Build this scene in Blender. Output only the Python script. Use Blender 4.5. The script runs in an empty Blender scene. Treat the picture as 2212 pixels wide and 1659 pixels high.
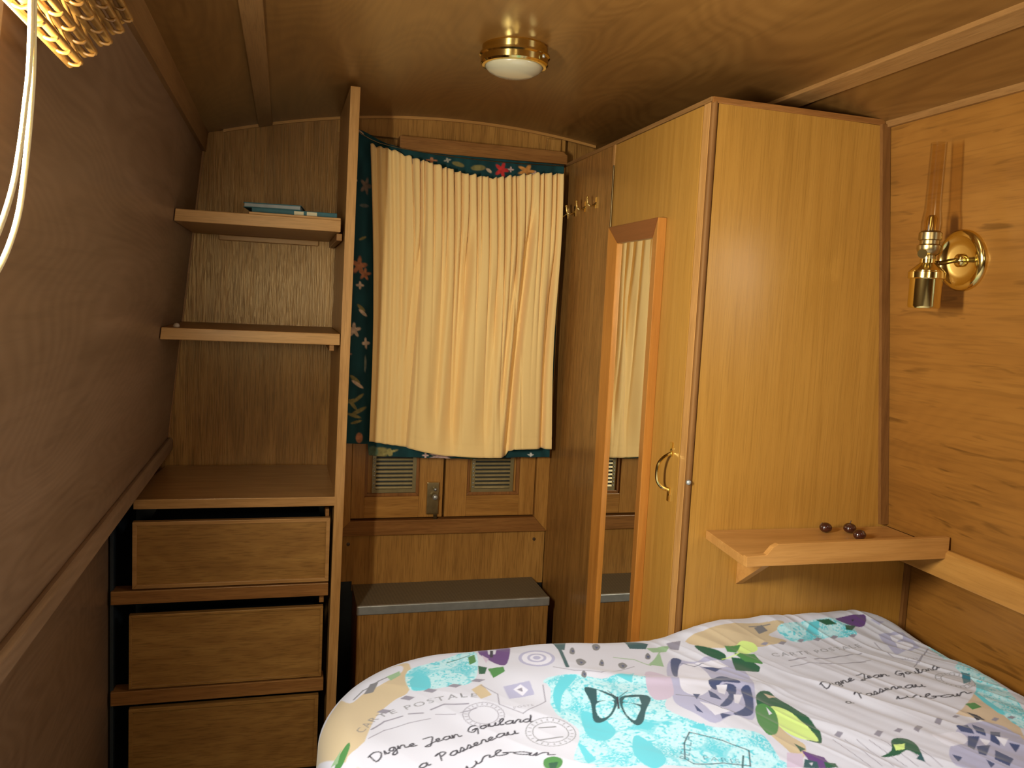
import bpy, bmesh, math, random
import numpy as np
from mathutils import Vector, Matrix

random.seed(7)
C = bpy.context.scene
COL = C.collection
PI = math.pi

# ------------------------------------------------------------------ camera
cam_d = bpy.data.cameras.new('camera')
cam = bpy.data.objects.new('camera', cam_d)
COL.objects.link(cam)
yaw, pitch, roll = [math.radians(a) for a in (15.54, 5.54, 2.81)]
fwd = Vector((math.sin(yaw)*math.cos(pitch), math.cos(yaw)*math.cos(pitch), -math.sin(pitch)))
r0 = Vector((math.cos(yaw), -math.sin(yaw), 0))
u0 = r0.cross(fwd)
right = math.cos(roll)*r0 + math.sin(roll)*u0
up = -math.sin(roll)*r0 + math.cos(roll)*u0
M = Matrix((right, up, -fwd)).transposed().to_4x4()
M.translation = Vector((-.545, -2.65, 1.36))
cam.matrix_world = M
cam_d.sensor_fit = 'HORIZONTAL'
cam_d.sensor_width = 36.0
cam_d.lens = 36.0*1779.0/2212.0
cam_d.clip_start = 0.02
C.camera = cam

# ------------------------------------------------------------------ world, lights, exposure
C.view_settings.view_transform = 'Standard'
C.view_settings.look = 'None'
C.view_settings.exposure = -0.22
C.view_settings.gamma = 1.0
C.view_settings.use_curve_mapping = False
w = bpy.data.worlds.new('sky')
C.world = w
w.use_nodes = True
bg = w.node_tree.nodes['Background']
bg.inputs['Color'].default_value = (0.80, 0.90, 1.0, 1)
bg.inputs['Strength'].default_value = 1.5

def area(name, loc, direction, sx, sy, power, color):
    l = bpy.data.lights.new(name, 'AREA')
    l.shape = 'RECTANGLE'; l.size = sx; l.size_y = sy; l.energy = power; l.color = color
    o = bpy.data.objects.new(name, l)
    COL.objects.link(o)
    o.location = loc
    o.rotation_euler = Vector(direction).to_track_quat('-Z', 'Y').to_euler()
    return o

# daylight entering by the two cabin windows and the open doorway behind the camera
area('daylight_window_left', (-.846, -1.865, 1.43), (1, .62, -.06), .09, .34, 47, (1.0, .94, .80))
area('daylight_window_right', (.985, -1.78, 1.44), (-1, -.15, -.85), .46, .38, 9, (.97, .98, 1.0))
area('daylight_doorway', (-.60, -3.75, 1.46), (0, 1, -.02), .26, .32, 12, (1.0, .84, .58))

# ------------------------------------------------------------------ helpers
def tag(o, label=None, cat=None, group=None, kind=None):
    if label: o['label'] = label
    if cat: o['category'] = cat
    if group: o['group'] = group
    if kind: o['kind'] = kind
    return o

def empty(name, loc, label, cat, group=None):
    o = bpy.data.objects.new(name, None)
    o.empty_display_size = .05
    COL.objects.link(o)
    o.location = loc
    return tag(o, label, cat, group)

def base_of(parent):
    v = Vector((0, 0, 0))
    p = parent
    while p is not None:
        v = v + Vector(p.location)
        p = p.parent
    return v

def obj(name, bm, mat, parent=None, loc=None, smooth=False, auto=None):
    """link a world-space bmesh as ONE mesh object; its origin goes to loc (or its bounds centre)"""
    me = bpy.data.meshes.new(name)
    bmesh.ops.recalc_face_normals(bm, faces=bm.faces)
    cs = [v.co for v in bm.verts]
    if loc is None:
        loc = Vector([(min(c[i] for c in cs)+max(c[i] for c in cs))/2 for i in range(3)])
    loc = Vector(loc)
    bmesh.ops.translate(bm, verts=bm.verts, vec=-loc)
    bm.to_mesh(me); bm.free()
    if smooth:
        for p in me.polygons: p.use_smooth = True
    if auto is not None:
        try: me.set_sharp_from_angle(angle=math.radians(auto))
        except Exception: pass
    me.materials.append(mat)
    o = bpy.data.objects.new(name, me)
    COL.objects.link(o)
    if parent is not None:
        o.parent = parent
        o.location = loc - base_of(parent)
    else:
        o.location = loc
    return o

def add_hexa(bm, p):
    """p: 8 points, bottom 4 then top 4 (ccw)"""
    vs = [bm.verts.new(q) for q in p]
    for f in ((0, 3, 2, 1), (4, 5, 6, 7), (0, 1, 5, 4), (1, 2, 6, 5), (2, 3, 7, 6), (3, 0, 4, 7)):
        bm.faces.new([vs[i] for i in f])
    return vs

def add_box(bm, x0, x1, y0, y1, z0, z1):
    return add_hexa(bm, [(x0, y0, z0), (x1, y0, z0), (x1, y1, z0), (x0, y1, z0),
                         (x0, y0, z1), (x1, y0, z1), (x1, y1, z1), (x0, y1, z1)])

def bevel(bm, w, seg=2):
    bmesh.ops.recalc_face_normals(bm, faces=bm.faces)
    bmesh.ops.bevel(bm, geom=list(bm.edges), offset=w, segments=seg, affect='EDGES', profile=.6)
    return bm

def bx(x0, x1, y0, y1, z0, z1, b=.002, seg=2):
    bm = bmesh.new(); add_box(bm, x0, x1, y0, y1, z0, z1)
    if b: bevel(bm, b, seg)
    return bm

def prism(poly, axis, a0, a1, b=0):
    """extrude a 2D polygon along axis (0: poly=(y,z), 1: poly=(x,z), 2: poly=(x,y))"""
    bm = bmesh.new()
    def P(q, a):
        return {0: (a, q[0], q[1]), 1: (q[0], a, q[1]), 2: (q[0], q[1], a)}[axis]
    A = [bm.verts.new(P(q, a0)) for q in poly]
    B = [bm.verts.new(P(q, a1)) for q in poly]
    n = len(poly)
    bm.faces.new(A); bm.faces.new(B[::-1])
    for i in range(n):
        bm.faces.new([A[i], A[(i+1) % n], B[(i+1) % n], B[i]])
    if b: bevel(bm, b)
    return bm

def add_lathe(bm, prof, c, axis=(0, 0, 1), n=32, cap=True):
    """prof: list of (r, h) along axis from c"""
    ax = Vector(axis).normalized()
    e1 = ax.orthogonal().normalized(); e2 = ax.cross(e1)
    c = Vector(c); rings = []
    for r, h in prof:
        if r < 1e-6:
            rings.append([bm.verts.new(c+ax*h)])
        else:
            rings.append([bm.verts.new(c+ax*h+(e1*math.cos(2*PI*i/n)+e2*math.sin(2*PI*i/n))*r) for i in range(n)])
    for a, b2 in zip(rings, rings[1:]):
        for i in range(n):
            j = (i+1) % n
            if len(a) == 1 and len(b2) == 1: continue
            if len(a) == 1: bm.faces.new([a[0], b2[j], b2[i]])
            elif len(b2) == 1: bm.faces.new([a[i], a[j], b2[0]])
            else: bm.faces.new([a[i], a[j], b2[j], b2[i]])
    if cap:
        for rg in (rings[0], rings[-1]):
            if len(rg) > 2: bm.faces.new(rg)
    return bm

def lathe(prof, c, axis=(0, 0, 1), n=32, cap=True):
    return add_lathe(bmesh.new(), prof, c, axis, n, cap)

def catmull(pts, k=6):
    pts = [Vector(p) for p in pts]
    out = []
    for i in range(len(pts)-1):
        p0 = pts[max(i-1, 0)]; p1 = pts[i]; p2 = pts[i+1]; p3 = pts[min(i+2, len(pts)-1)]
        for j in range(k):
            t = j/k
            out.append(.5*((2*p1)+(-p0+p2)*t+(2*p0-5*p1+4*p2-p3)*t*t+(-p0+3*p1-3*p2+p3)*t**3))
    out.append(pts[-1])
    return out

def add_tube(bm, pts, r, n=8, sm=6):
    P = catmull(pts, sm) if sm else [Vector(p) for p in pts]
    rings = []; e1 = None
    for i, p in enumerate(P):
        t = (P[min(i+1, len(P)-1)]-P[max(i-1, 0)]).normalized()
        if e1 is None: e1 = t.orthogonal().normalized()
        e1 = (e1-t*e1.dot(t)).normalized(); e2 = t.cross(e1)
        rr = r(i/(len(P)-1)) if callable(r) else r
        rings.append([bm.verts.new(p+(e1*math.cos(2*PI*k/n)+e2*math.sin(2*PI*k/n))*rr) for k in range(n)])
    for a, b2 in zip(rings, rings[1:]):
        for i in range(n):
            j = (i+1) % n
            bm.faces.new([a[i], a[j], b2[j], b2[i]])
    bm.faces.new(rings[0]); bm.faces.new(rings[-1])
    return bm

def tube(pts, r, n=8, sm=6):
    return add_tube(bmesh.new(), pts, r, n, sm)

# ------------------------------------------------------------------ materials
def new_mat(name):
    m = bpy.data.materials.new(name); m.use_nodes = True
    nt = m.node_tree
    return m, nt, nt.nodes['Principled BSDF']

def ramp(nt, stops):
    r = nt.nodes.new('ShaderNodeValToRGB')
    while len(r.color_ramp.elements) < len(stops): r.color_ramp.elements.new(.5)
    for e, (p, c) in zip(r.color_ramp.elements, stops):
        e.position = p; e.color = (*c, 1)
    return r

def mixc(nt, fac, a, b, mode='MIX'):
    n = nt.nodes.new('ShaderNodeMix'); n.data_type = 'RGBA'; n.blend_type = mode
    for sock, v in ((n.inputs[0], fac), (n.inputs[6], a), (n.inputs[7], b)):
        if hasattr(v, 'is_linked') or hasattr(v, 'links'): nt.links.new(v, sock)
        elif isinstance(v, (int, float)): sock.default_value = v
        else: sock.default_value = (*v, 1)
    return n.outputs[2]

def math_n(nt, op, a, b=None):
    n = nt.nodes.new('ShaderNodeMath'); n.operation = op
    for i, v in enumerate((a, b)):
        if v is None: continue
        if isinstance(v, (int, float)): n.inputs[i].default_value = v
        else: nt.links.new(v, n.inputs[i])
    return n.outputs[0]

def noise(nt, vec, scale, detail=3, rough=.55, dist=0):
    n = nt.nodes.new('ShaderNodeTexNoise')
    n.inputs['Scale'].default_value = scale; n.inputs['Detail'].default_value = detail
    n.inputs['Roughness'].default_value = rough; n.inputs['Distortion'].default_value = dist
    nt.links.new(vec, n.inputs['Vector'])
    return n.outputs[0]

def wood(name, axis, light, mid, dark, rough=.36, contour=0.0, pore=.5, bump=.15, along=2.2, across=26, coat=.25, streak=0, seed=0):
    """varnished veneer: long grain along the axis, pores, and optional cathedral contours"""
    m, nt, b = new_mat(name)
    tc = nt.nodes.new('ShaderNodeTexCoord')
    geo = nt.nodes.new('ShaderNodeNewGeometry')
    def mapped(sa, sc, off=0):
        mp = nt.nodes.new('ShaderNodeMapping')
        s = [sc, sc, sc]; s[axis] = sa
        mp.inputs['Scale'].default_value = s
        mp.inputs['Location'].default_value = (seed*1.7+off, seed*2.3, seed*.9)
        nt.links.new(geo.outputs['Position'], mp.inputs['Vector'])
        return mp.outputs[0]
    g1 = noise(nt, mapped(along, across), 1.0, 4, .6, .6)
    g2 = noise(nt, mapped(along*4, across*9), 1.0, 2, .6, .2)
    gl = noise(nt, mapped(.9, 2.2, 5), 1.0, 2, .5, .3)
    f = math_n(nt, 'ADD', math_n(nt, 'MULTIPLY', g1, .7), math_n(nt, 'MULTIPLY', gl, .35))
    if contour:
        cn = noise(nt, mapped(1.1, 3.6, 9), 1.0, 1.5, .4, .35)
        sn = math_n(nt, 'SINE', math_n(nt, 'MULTIPLY', cn, 210.0))
        sn = math_n(nt, 'MULTIPLY', sn, .075*contour)
        f = math_n(nt, 'ADD', f, sn)
    r = ramp(nt, [(.28, dark), (.52, mid), (.78, light)])
    nt.links.new(f, r.inputs[0])
    pr = ramp(nt, [(.36, (0, 0, 0)), (.50, (1, 1, 1))])
    nt.links.new(g2, pr.inputs[0])
    dk = tuple(c*.55 for c in dark)
    pf = math_n(nt, 'MULTIPLY', math_n(nt, 'SUBTRACT', 1.0, pr.outputs[0]), pore)
    col = mixc(nt, pf, r.outputs[0], dk)
    if streak:
        sk = noise(nt, mapped(7.5, 62, 17), 1.0, 2, .5, .5)
        sr = ramp(nt, [(.63, (0, 0, 0)), (.73, (1, 1, 1))])
        nt.links.new(sk, sr.inputs[0])
        col = mixc(nt, math_n(nt, 'MULTIPLY', sr.outputs[0], streak), col, tuple(c*.35 for c in dark))
    nt.links.new(col, b.inputs['Base Color'])
    b.inputs['Roughness'].default_value = rough
    b.inputs['Coat Weight'].default_value = coat*.5
    b.inputs['Coat Roughness'].default_value = .22
    b.inputs['Specular Tint'].default_value = (1.0, .74, .40, 1)   # amber varnish
    bp = nt.nodes.new('ShaderNodeBump'); bp.inputs['Strength'].default_value = bump
    bp.inputs['Distance'].default_value = .0012
    hh = math_n(nt, 'ADD', math_n(nt, 'MULTIPLY', g2, .7), math_n(nt, 'MULTIPLY', g1, .6))
    nt.links.new(hh, bp.inputs['Height'])
    nt.links.new(bp.outputs[0], b.inputs['Normal'])
    return m

def plain(name, col, rough=.5, metal=0, coat=0, spec=.5, bumpscale=0, bump=.1, var=0):
    m, nt, b = new_mat(name)
    b.inputs['Base Color'].default_value = (*col, 1)
    b.inputs['Roughness'].default_value = rough
    b.inputs['Metallic'].default_value = metal
    b.inputs['Coat Weight'].default_value = coat
    b.inputs['Specular IOR Level'].default_value = spec
    tc = nt.nodes.new('ShaderNodeTexCoord')
    if var:
        n = noise(nt, tc.outputs['Object'], 40, 3)
        r = ramp(nt, [(.3, tuple(c*(1-var) for c in col)), (.7, tuple(min(1, c*(1+var)) for c in col))])
        nt.links.new(n, r.inputs[0]); nt.links.new(r.outputs[0], b.inputs['Base Color'])
    if bumpscale:
        n2 = noise(nt, tc.outputs['Object'], bumpscale, 3)
        bp = nt.nodes.new('ShaderNodeBump'); bp.inputs['Strength'].default_value = bump
        bp.inputs['Distance'].default_value = .001
        nt.links.new(n2, bp.inputs['Height']); nt.links.new(bp.outputs[0], b.inputs['Normal'])
    return m

OAK = dict(light=(.50, .265, .085), mid=(.37, .18, .050), dark=(.235, .103, .026))
W = {}
W['ply_wardrobe'] = wood('golden_ply_vertical', 2, (.42, .218, .043), (.37, .186, .0345), (.305, .147, .025), rough=.34, pore=.26, along=1.8, across=48, seed=1)
W['ply_bulkhead'] = wood('oak_ply_vertical', 2, (.39, .20, .052), (.28, .132, .033), (.17, .075, .018), rough=.27, pore=.5, bump=.9, along=3, across=34, coat=0, seed=2)
W['ply_side'] = wood('oak_ply_side_lining', 1, (.25, .152, .082), (.195, .116, .060), (.145, .083, .042), rough=.42, contour=.8, pore=.2, along=1.3, across=9, seed=3)
W['ply_right'] = wood('oak_ply_right_lining', 1, (.275, .122, .023), (.222, .093, .0165), (.155, .062, .011), rough=.42, contour=.25, pore=.25, along=1.6, across=15, streak=.55, seed=4)
W['ply_ceiling'] = wood('oak_ply_ceiling', 1, (.24, .116, .029), (.182, .084, .0205), (.128, .056, .0135), rough=.36, contour=.8, pore=.2, along=1.1, across=7, coat=.4, seed=5)
W['ply_bulkhead_lit'] = wood('oak_ply_vertical_lit', 2, (.47, .245, .062), (.36, .175, .042), (.24, .108, .025), rough=.34, pore=.45, bump=.3, along=3, across=34, coat=0, seed=2)  # brighter copy of the bulkhead ply, direct daylight put into its colour
W['solid_x'] = wood('solid_oak_crosswise', 0, (.52, .285, .10), (.41, .21, .066), (.29, .135, .037), rough=.40, pore=.3, along=4, across=45, seed=6)
W['solid_y'] = wood('solid_oak_lengthwise', 1, (.31, .165, .055), (.24, .12, .038), (.17, .08, .024), rough=.40, pore=.3, along=4, across=45, seed=7)
W['solid_z'] = wood('solid_oak_upright', 2, (.54, .295, .10), (.43, .22, .068), (.31, .145, .038), rough=.40, pore=.3, along=4, across=45, seed=8)
W['red_x'] = wood('red_brown_oak_crosswise', 0, (.34, .155, .042), (.255, .107, .028), (.17, .066, .016), rough=.42, pore=.4, along=4, across=50, seed=9)
W['red_z'] = wood('red_brown_oak_upright', 2, (.34, .15, .045), (.25, .10, .028), (.17, .065, .018), rough=.42, pore=.4, along=4, across=50, seed=10)
W['door_z'] = wood('door_oak_upright', 2, (.48, .238, .056), (.37, .17, .037), (.255, .108, .022), rough=.38, pore=.4, along=4, across=50, seed=11)
W['door_x'] = wood('door_oak_crosswise', 0, (.48, .238, .056), (.37, .17, .037), (.255, .108, .022), rough=.38, pore=.4, along=4, across=50, seed=12)
W['drawer'] = wood('drawer_oak_crosswise', 0, (.37, .192, .049), (.275, .132, .032), (.19, .084, .02), rough=.36, pore=.4, contour=.4, along=5, across=30, bump=.25, seed=13)
W['dark_z'] = wood('dark_brown_bead', 2, (.21, .095, .026), (.16, .068, .018), (.115, .045, .012), rough=.6, pore=.3, along=4, across=50, coat=0, seed=20)
W['mirror_z'] = wood('orange_pine_upright', 2, (.51, .22, .042), (.42, .168, .030), (.32, .118, .020), rough=.32, pore=.15, along=3, across=40, coat=.5, seed=14)
W['mirror_y'] = wood('orange_pine_crosswise', 1, (.24, .078, .022), (.185, .057, .016), (.14, .042, .011), rough=.34, pore=.15, along=3, across=40, coat=.4, seed=15)
W['pine_x'] = wood('warm_pine_crosswise', 0, (.51, .265, .080), (.41, .20, .054), (.31, .14, .035), rough=.40, pore=.15, along=3, across=30, seed=16)

W['pine_y'] = wood('warm_pine_lengthwise', 1, (.43, .225, .058), (.35, .17, .040), (.26, .12, .026), rough=.40, pore=.15, along=3, across=30, seed=17)

BRASS = plain('polished_brass', (.76, .60, .22), rough=.13, metal=1)
BRASS_D = plain('aged_brass', (.46, .36, .17), rough=.30, metal=1, var=.15)
FRAME = plain('bronze_window_frame', (.11, .085, .065), rough=.5, var=.1)
VENTB = plain('olive_brass_slats', (.26, .205, .09), rough=.36, metal=.4, var=.1)
BRASS_K = plain('dark_bronze', (.18, .13, .06), rough=.32, metal=1)
BLACK = plain('carcass_black_and_shade', (.012, .018, .020), rough=.55, var=.2)  # carcass black; also stands in for shade beside the step and behind slats
STEEL = plain('dull_aluminium', (.42, .43, .40), rough=.42, metal=.7, var=.1)
MIRROR = plain('mirror_silver', (.93, .94, .92), rough=.0, metal=1)
PLUG = plain('dark_wood_plug', (.06, .03, .012), rough=.5)
FLOOR = plain('brown_carpet', (.10, .07, .05), rough=.95, bumpscale=400, bump=.6, var=.25)

def glassy(name, tint=(1, 1, 1), rough=.03, gain=1.0):
    m, nt, b = new_mat(name)
    out = nt.nodes['Material Output']
    tr = nt.nodes.new('ShaderNodeBsdfTransparent'); tr.inputs[0].default_value = (*tint, 1)
    gl = nt.nodes.new('ShaderNodeBsdfGlossy'); gl.inputs['Roughness'].default_value = rough
    lw = nt.nodes.new('ShaderNodeLayerWeight'); lw.inputs[0].default_value = .22
    fac = math_n(nt, 'MULTIPLY', lw.outputs['Fresnel'], .35*gain)
    mx = nt.nodes.new('ShaderNodeMixShader')
    nt.links.new(fac, mx.inputs[0]); nt.links.new(tr.outputs[0], mx.inputs[1]); nt.links.new(gl.outputs[0], mx.inputs[2])
    nt.links.new(mx.outputs[0], out.inputs['Surface'])
    return m
PANE = glassy('window_glass')
CHIMNEY = glassy('lamp_chimney_glass', (.93, .89, .80), .22, .85)

def ceil_z(x):
    return 1.935 - .19*x*x
def wall_x(z):          # half width of the cabin, leaning inwards above the gunwale
    if z < .87: return .965
    return .885 - .098*(z-.87)/.95

# ------------------------------------------------------------------ room shell
tag(obj('floor', bx(-1.02, 1.02, -5.2, .06, -.03, 0, 0), FLOOR), kind='structure')

bm = bmesh.new()
N = 40; prev = None
for i in range(N+1):
    x = -.86 + 1.72*i/N
    z = ceil_z(x)
    cur = [bm.verts.new((x, y, zz)) for y in (-5.2, .06) for zz in (z, z+.03)]
    if prev:
        bm.faces.new([prev[0], cur[0], cur[2], prev[2]])
        bm.faces.new([prev[1], prev[3], cur[3], cur[1]])
        bm.faces.new([prev[0], prev[1], cur[1], cur[0]])
        bm.faces.new([prev[2], cur[2], cur[3], prev[3]])
    prev = cur
tag(obj('ceiling', bm, W['ply_ceiling'], smooth=True, auto=40), kind='structure')

def side_wall(sgn, name, mat, win):
    """upper lining above the gunwale with a window opening, lower lining below it"""
    bm = bmesh.new()
    y0, y1, z0, z1 = win
    def slab(ya, yb, za, zb):
        xa, xb = sgn*wall_x(max(za, .8701)), sgn*wall_x(zb)
        o = sgn*.03
        p = [(xa, ya, za), (xa+o, ya, za), (xa+o, yb, za), (xa, yb, za), (xb, ya, zb), (xb+o, ya, zb), (xb+o, yb, zb), (xb, yb, zb)]
        add_hexa(bm, p)
    slab(-5.2, y0, .865, 1.86); slab(y1, .06, .865, 1.86)
    slab(y0, y1, .865, z0); slab(y0, y1, z1, 1.86)
    a, b = sorted((sgn*.965, sgn*1.0))
    add_box(bm, a, b, -5.2, .06, 0, .88)
    a, b = sorted((sgn*.885, sgn*1.0))
    add_box(bm, a, b, -5.2, .06, .862, .868)
    return tag(obj(name, bm, mat), kind='structure')
WL = (-2.20, -1.80, 1.19, 1.62)
WR = (-2.05, -1.52, 1.19, 1.62)
side_wall(-1, 'wall_left', W['ply_side'], WL)
side_wall(1, 'wall_right', W['ply_right'], WR)

# rear wall with a doorway to the rest of the boat
bm = bmesh.new()
add_box(bm, -1.0, -.88, -3.66, -3.63, 0, 1.94)
add_box(bm, -.32, 1.0, -3.66, -3.63, 0, 1.94)
add_box(bm, -.88, -.32, -3.66, -3.63, 1.78, 1.94)
add_box(bm, -1.0, 1.0, -5.2, -5.17, 0, 1.94)
tag(obj('wall_back', bm, W['ply_bulkhead']), kind='structure')

def window(name, sgn, win):
    y0, y1, z0, z1 = win
    bm = bmesh.new()
    def bar(ya, yb, za, zb):
        xa, xb = sgn*(wall_x(za)-.012), sgn*(wall_x(zb)-.012)
        o = sgn*.05
        add_hexa(bm, [(xa, ya, za), (xa+o, ya, za), (xa+o, yb, za), (xa, yb, za), (xb, ya, zb), (xb+o, ya, zb), (xb+o, yb, zb), (xb, yb, zb)])
    t = .022
    bar(y0-t, y1+t, z0-t, z0); bar(y0-t, y1+t, z1, z1+t); bar(y0-t, y0, z0, z1); bar(y1, y1+t, z0, z1)
    fr = tag(obj(name, bm, FRAME), kind='structure')
    bm = bmesh.new()
    xa, xb = sgn*(wall_x(z0)+.02), sgn*(wall_x(z1)+.02); o = sgn*.004
    add_hexa(bm, [(xa, y0, z0), (xa+o, y0, z0), (xa+o, y1, z0), (xa, y1, z0), (xb, y0, z1), (xb+o, y0, z1), (xb+o, y1, z1), (xb, y1, z1)])
    obj('pane', bm, PANE, fr)
window('window_1', -1, WL)
window('window_2', 1, WR)

# front bulkhead: backing sheet with raised plywood panels as parts
bm = bmesh.new()
pts = [(-1.0, 0)]+[(-1.0, .9)]+[(-.86+1.72*i/20, ceil_z(-.86+1.72*i/20)+.01) for i in range(21)]+[(1.0, .9), (1.0, 0)]
wf = tag(obj('wall_front', prism(pts, 1, .036, .06), W['ply_bulkhead']), kind='structure')
def arc_panel(x0, x1, z0, y0, y1, mat, name='panel', n=10):
    p = [(x0, z0)]+[(x0+(x1-x0)*i/n, ceil_z(x0+(x1-x0)*i/n)+.004) for i in range(n+1)]+[(x1, z0)]
    return obj(name, prism(p, 1, y0, y1), mat, wf)
pl = [(-.404, 0), (-.404, ceil_z(-.404)), (-.60, ceil_z(-.6)), (-.775, ceil_z(-.775)), (-.787, 1.8), (-.884, .872), (-.95, .868), (-.95, 0)]
obj('panel', prism(pl[::-1], 1, 0, .036), W['ply_bulkhead'], wf)
arc_panel(-.404, .337, 1.861, .006, .036, W['ply_bulkhead_lit'])
obj('panel', prism([(-.404, .432), (-.318, .432), (-.318, .40), (.337, .40), (.337, .588), (-.404, .588)], 1, .004, .036, .001), W['ply_bulkhead_lit'], wf)
tag(obj('panel', bx(-.404, .337, .012, .036, 0, .43, 0), BLACK, wf), label='black sheet standing in for shade beside the step box')  # deep shade of the gaps beside the step, put in as black
obj('panel', bx(-.404, -.378, .004, .036, .588, 1.861, 0), W['ply_bulkhead'], wf)
for x, z in ((-.333, .557), (.299, .556), (-.366, .557)):
    obj('plug', lathe([(0, -.001), (.006, -.001), (.0055, .002), (0, .003)], (x, .004, z), (0, -1, 0), 12), PLUG, wf)

# heavy lintel board over the door
bm = prism([(-.215, 1.816), (.334, 1.824), (.334, 1.852), (.318, 1.863), (-.215, 1.863)], 1, -.032, .036, .002)
obj('lintel', bm, W['red_x'], wf)
bm = bx(.268, .318, -.006, .006, 1.863, 1.905, .002)
obj('panel', bm, W['ply_bulkhead_lit'], wf)

# architrave round the doors (mitred)
def mitre(name, pts, y0, y1, mat, parent=None, kind='structure'):
    o = obj(name, prism(pts, 1, y0, y1, .002), mat, parent)
    if kind: o['kind'] = kind
    return o
fo = (-.376, .337, .588, 1.82); fi = (-.330, .292, .637, 1.79)
trim_n = [0]
def trim(bm, mat, **k):
    trim_n[0] += 1
    return tag(obj('trim_%d' % trim_n[0], bm, mat, **k), kind='structure')
trim(prism([(fo[0], fo[2]), (fo[1], fo[2]), (fi[1], fi[2]), (fi[0], fi[2])], 1, -.012, .034, .0018), W['red_x'])
trim(prism([(fo[0], fo[2]), (fi[0], fi[2]), (fi[0], fi[3]), (fo[0], fo[3])], 1, -.012, .034, .0018), W['door_z'])
trim(prism([(fi[1], fi[2]), (fo[1], fo[2]), (fo[1], fo[3]), (fi[1], fi[3])], 1, -.012, .034, .0018), W['door_z'])

# the pair of front doors: stiles, rails, sunk panels, brass louvre vents
def leaf(n, x0, x1, px0, px1, vx0, vx1, vz0, vz1):
    d = bpy.data.objects.new('door_%d' % n, None); COL.objects.link(d); d.location = (x0, .02, .64)
    tag(d, kind='structure')
    z0, z1, pz0, pz1 = .6425, 1.80, .713, 1.70
    y0, y1 = .002, .030
    obj('stile', bx(x0, px0, y0, y1, z0, z1, .0015), W['door_z'], d)
    obj('stile', bx(px1, x1, y0, y1, z0, z1, .0015), W['door_z'], d)
    obj('rail', bx(px0, px1, y0+.0005, y1, z0, pz0, .0015), W['door_x'], d)
    obj('rail', bx(px0, px1, y0+.0005, y1, pz1, z1, .0015), W['door_x'], d)
    obj('panel', bx(px0, px1, .020, .030, pz0, pz1, 0), W['door_z'], d)
    t = .010
    for a in (((px0, pz0), (px1, pz0), (px1-t, pz0+t), (px0+t, pz0+t)), ((px0, pz0), (px0+t, pz0+t), (px0+t, pz1-t), (px0, pz1)), ((px1, pz0), (px1, pz1), (px1-t, pz1-t), (px1-t, pz0+t))):
        obj('moulding', prism(a, 1, .010, .022, .001), W['red_z'], d)
    bm = bmesh.new()
    m_ = .012
    add_box(bm, vx0, vx1, .012, .020, vz0, vz0+m_); add_box(bm, vx0, vx1, .012, .020, vz1-m_, vz1)
    add_box(bm, vx0, vx0+m_, .012, .020, vz0+m_, vz1-m_); add_box(bm, vx1-m_, vx1, .012, .020, vz0+m_, vz1-m_)
    v = obj('vent', bm, VENTB, d)
    obj('gap_shade_back', bx(vx0+.004, vx1-.004, .0188, .0198, vz0+.004, vz1-.004, 0), BLACK, v)  # black sheet put in as the shade between the slats
    k = 9
    for i in range(k):
        z = vz0+m_+(vz1-vz0-2*m_)*(i+.5)/k
        bm = bmesh.new()
        add_hexa(bm, [(vx0+m_, .0100, z-.0042), (vx1-m_, .0100, z-.0042), (vx1-m_, .0112, z-.0046), (vx0+m_, .0112, z-.0046),
                      (vx0+m_, .0120, z+.0022), (vx1-m_, .0120, z+.0022), (vx1-m_, .0186, z+.0034), (vx0+m_, .0186, z+.0034)])
        obj('slat', bm, VENTB, v)
        for sx in (vx0+m_*.5, ):
            obj('rivet', lathe([(.003, 0), (.002, .002), (0, .0026)], (sx, .012, z), (0, -1, 0), 8), STEEL, v)
    return d
dl = leaf(1, -.328, -.029, -.286, -.108, -.262, -.118, .724, .868)
dr = leaf(2, -.021, .290, .053, .236, .070, .216, .722, .866)
lk = obj('lock', bx(-.083, -.043, -.010, .002, .655, .762, .002), BRASS_D, dl)
obj('knob', lathe([(.005, 0), (.005, .008), (.009, .012), (.010, .018), (.006, .023), (0, .024)], (-.058, -.010, .716), (0, -1, 0), 16), STEEL, lk, smooth=True)
obj('knob', lathe([(.004, 0), (.004, .006), (.006, .009), (0, .012)], (-.057, -.010, .740), (0, -1, 0), 14), STEEL, lk, smooth=True)
obj('bolt', bx(-.058, -.046, -.008, .0015, .632, .655, .001), BRASS_K, lk)

# gunwale trims, ceiling battens and mouldings
def long_trim(poly, mat, y0=-3.6, y1=0.0, b=.003):
    return trim(prism(poly, 1, y0, y1, b), mat)
long_trim([(-.884, .872), (-.866, .872), (-.866, .900), (-.872, .908), (-.881, .908)], W['ply_side'])
long_trim([(.884, .800), (.868, .800), (.868, .860), (.874, .866), (.884, .866)], W['pine_y'], y1=-.992)
def batten(x, wd, t, y0, y1, mat):
    p = [(x-wd/2, ceil_z(x-wd/2)-t), (x+wd/2, ceil_z(x+wd/2)-t), (x+wd/2, ceil_z(x+wd/2)+.002), (x-wd/2, ceil_z(x-wd/2)+.002)]
    return trim(prism(p, 1, y0, y1, .002), mat)
batten(-.615, .040, .009, -3.6, .0, W['solid_y'])
batten(.590, .046, .009, -3.6, .0, W['solid_y'])
for sg, za, zb in ((-1, 1.764, 1.822), (1, 1.806, 1.834)):   # strip where lining meets ceiling
    xa, xb = wall_x(za)+.001, wall_x(zb)+.001
    p = [(sg*xa, za), (sg*(xa-.011), za), (sg*(xb-.011), zb-.003), (sg*(xb-.011), ceil_z(xb-.011)+.001), (sg*(xb+.01), ceil_z(xb-.011)+.001)]
    trim(prism(p, 1, -3.6, 0.0 if sg < 0 else -.995), W['solid_y'])
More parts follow.
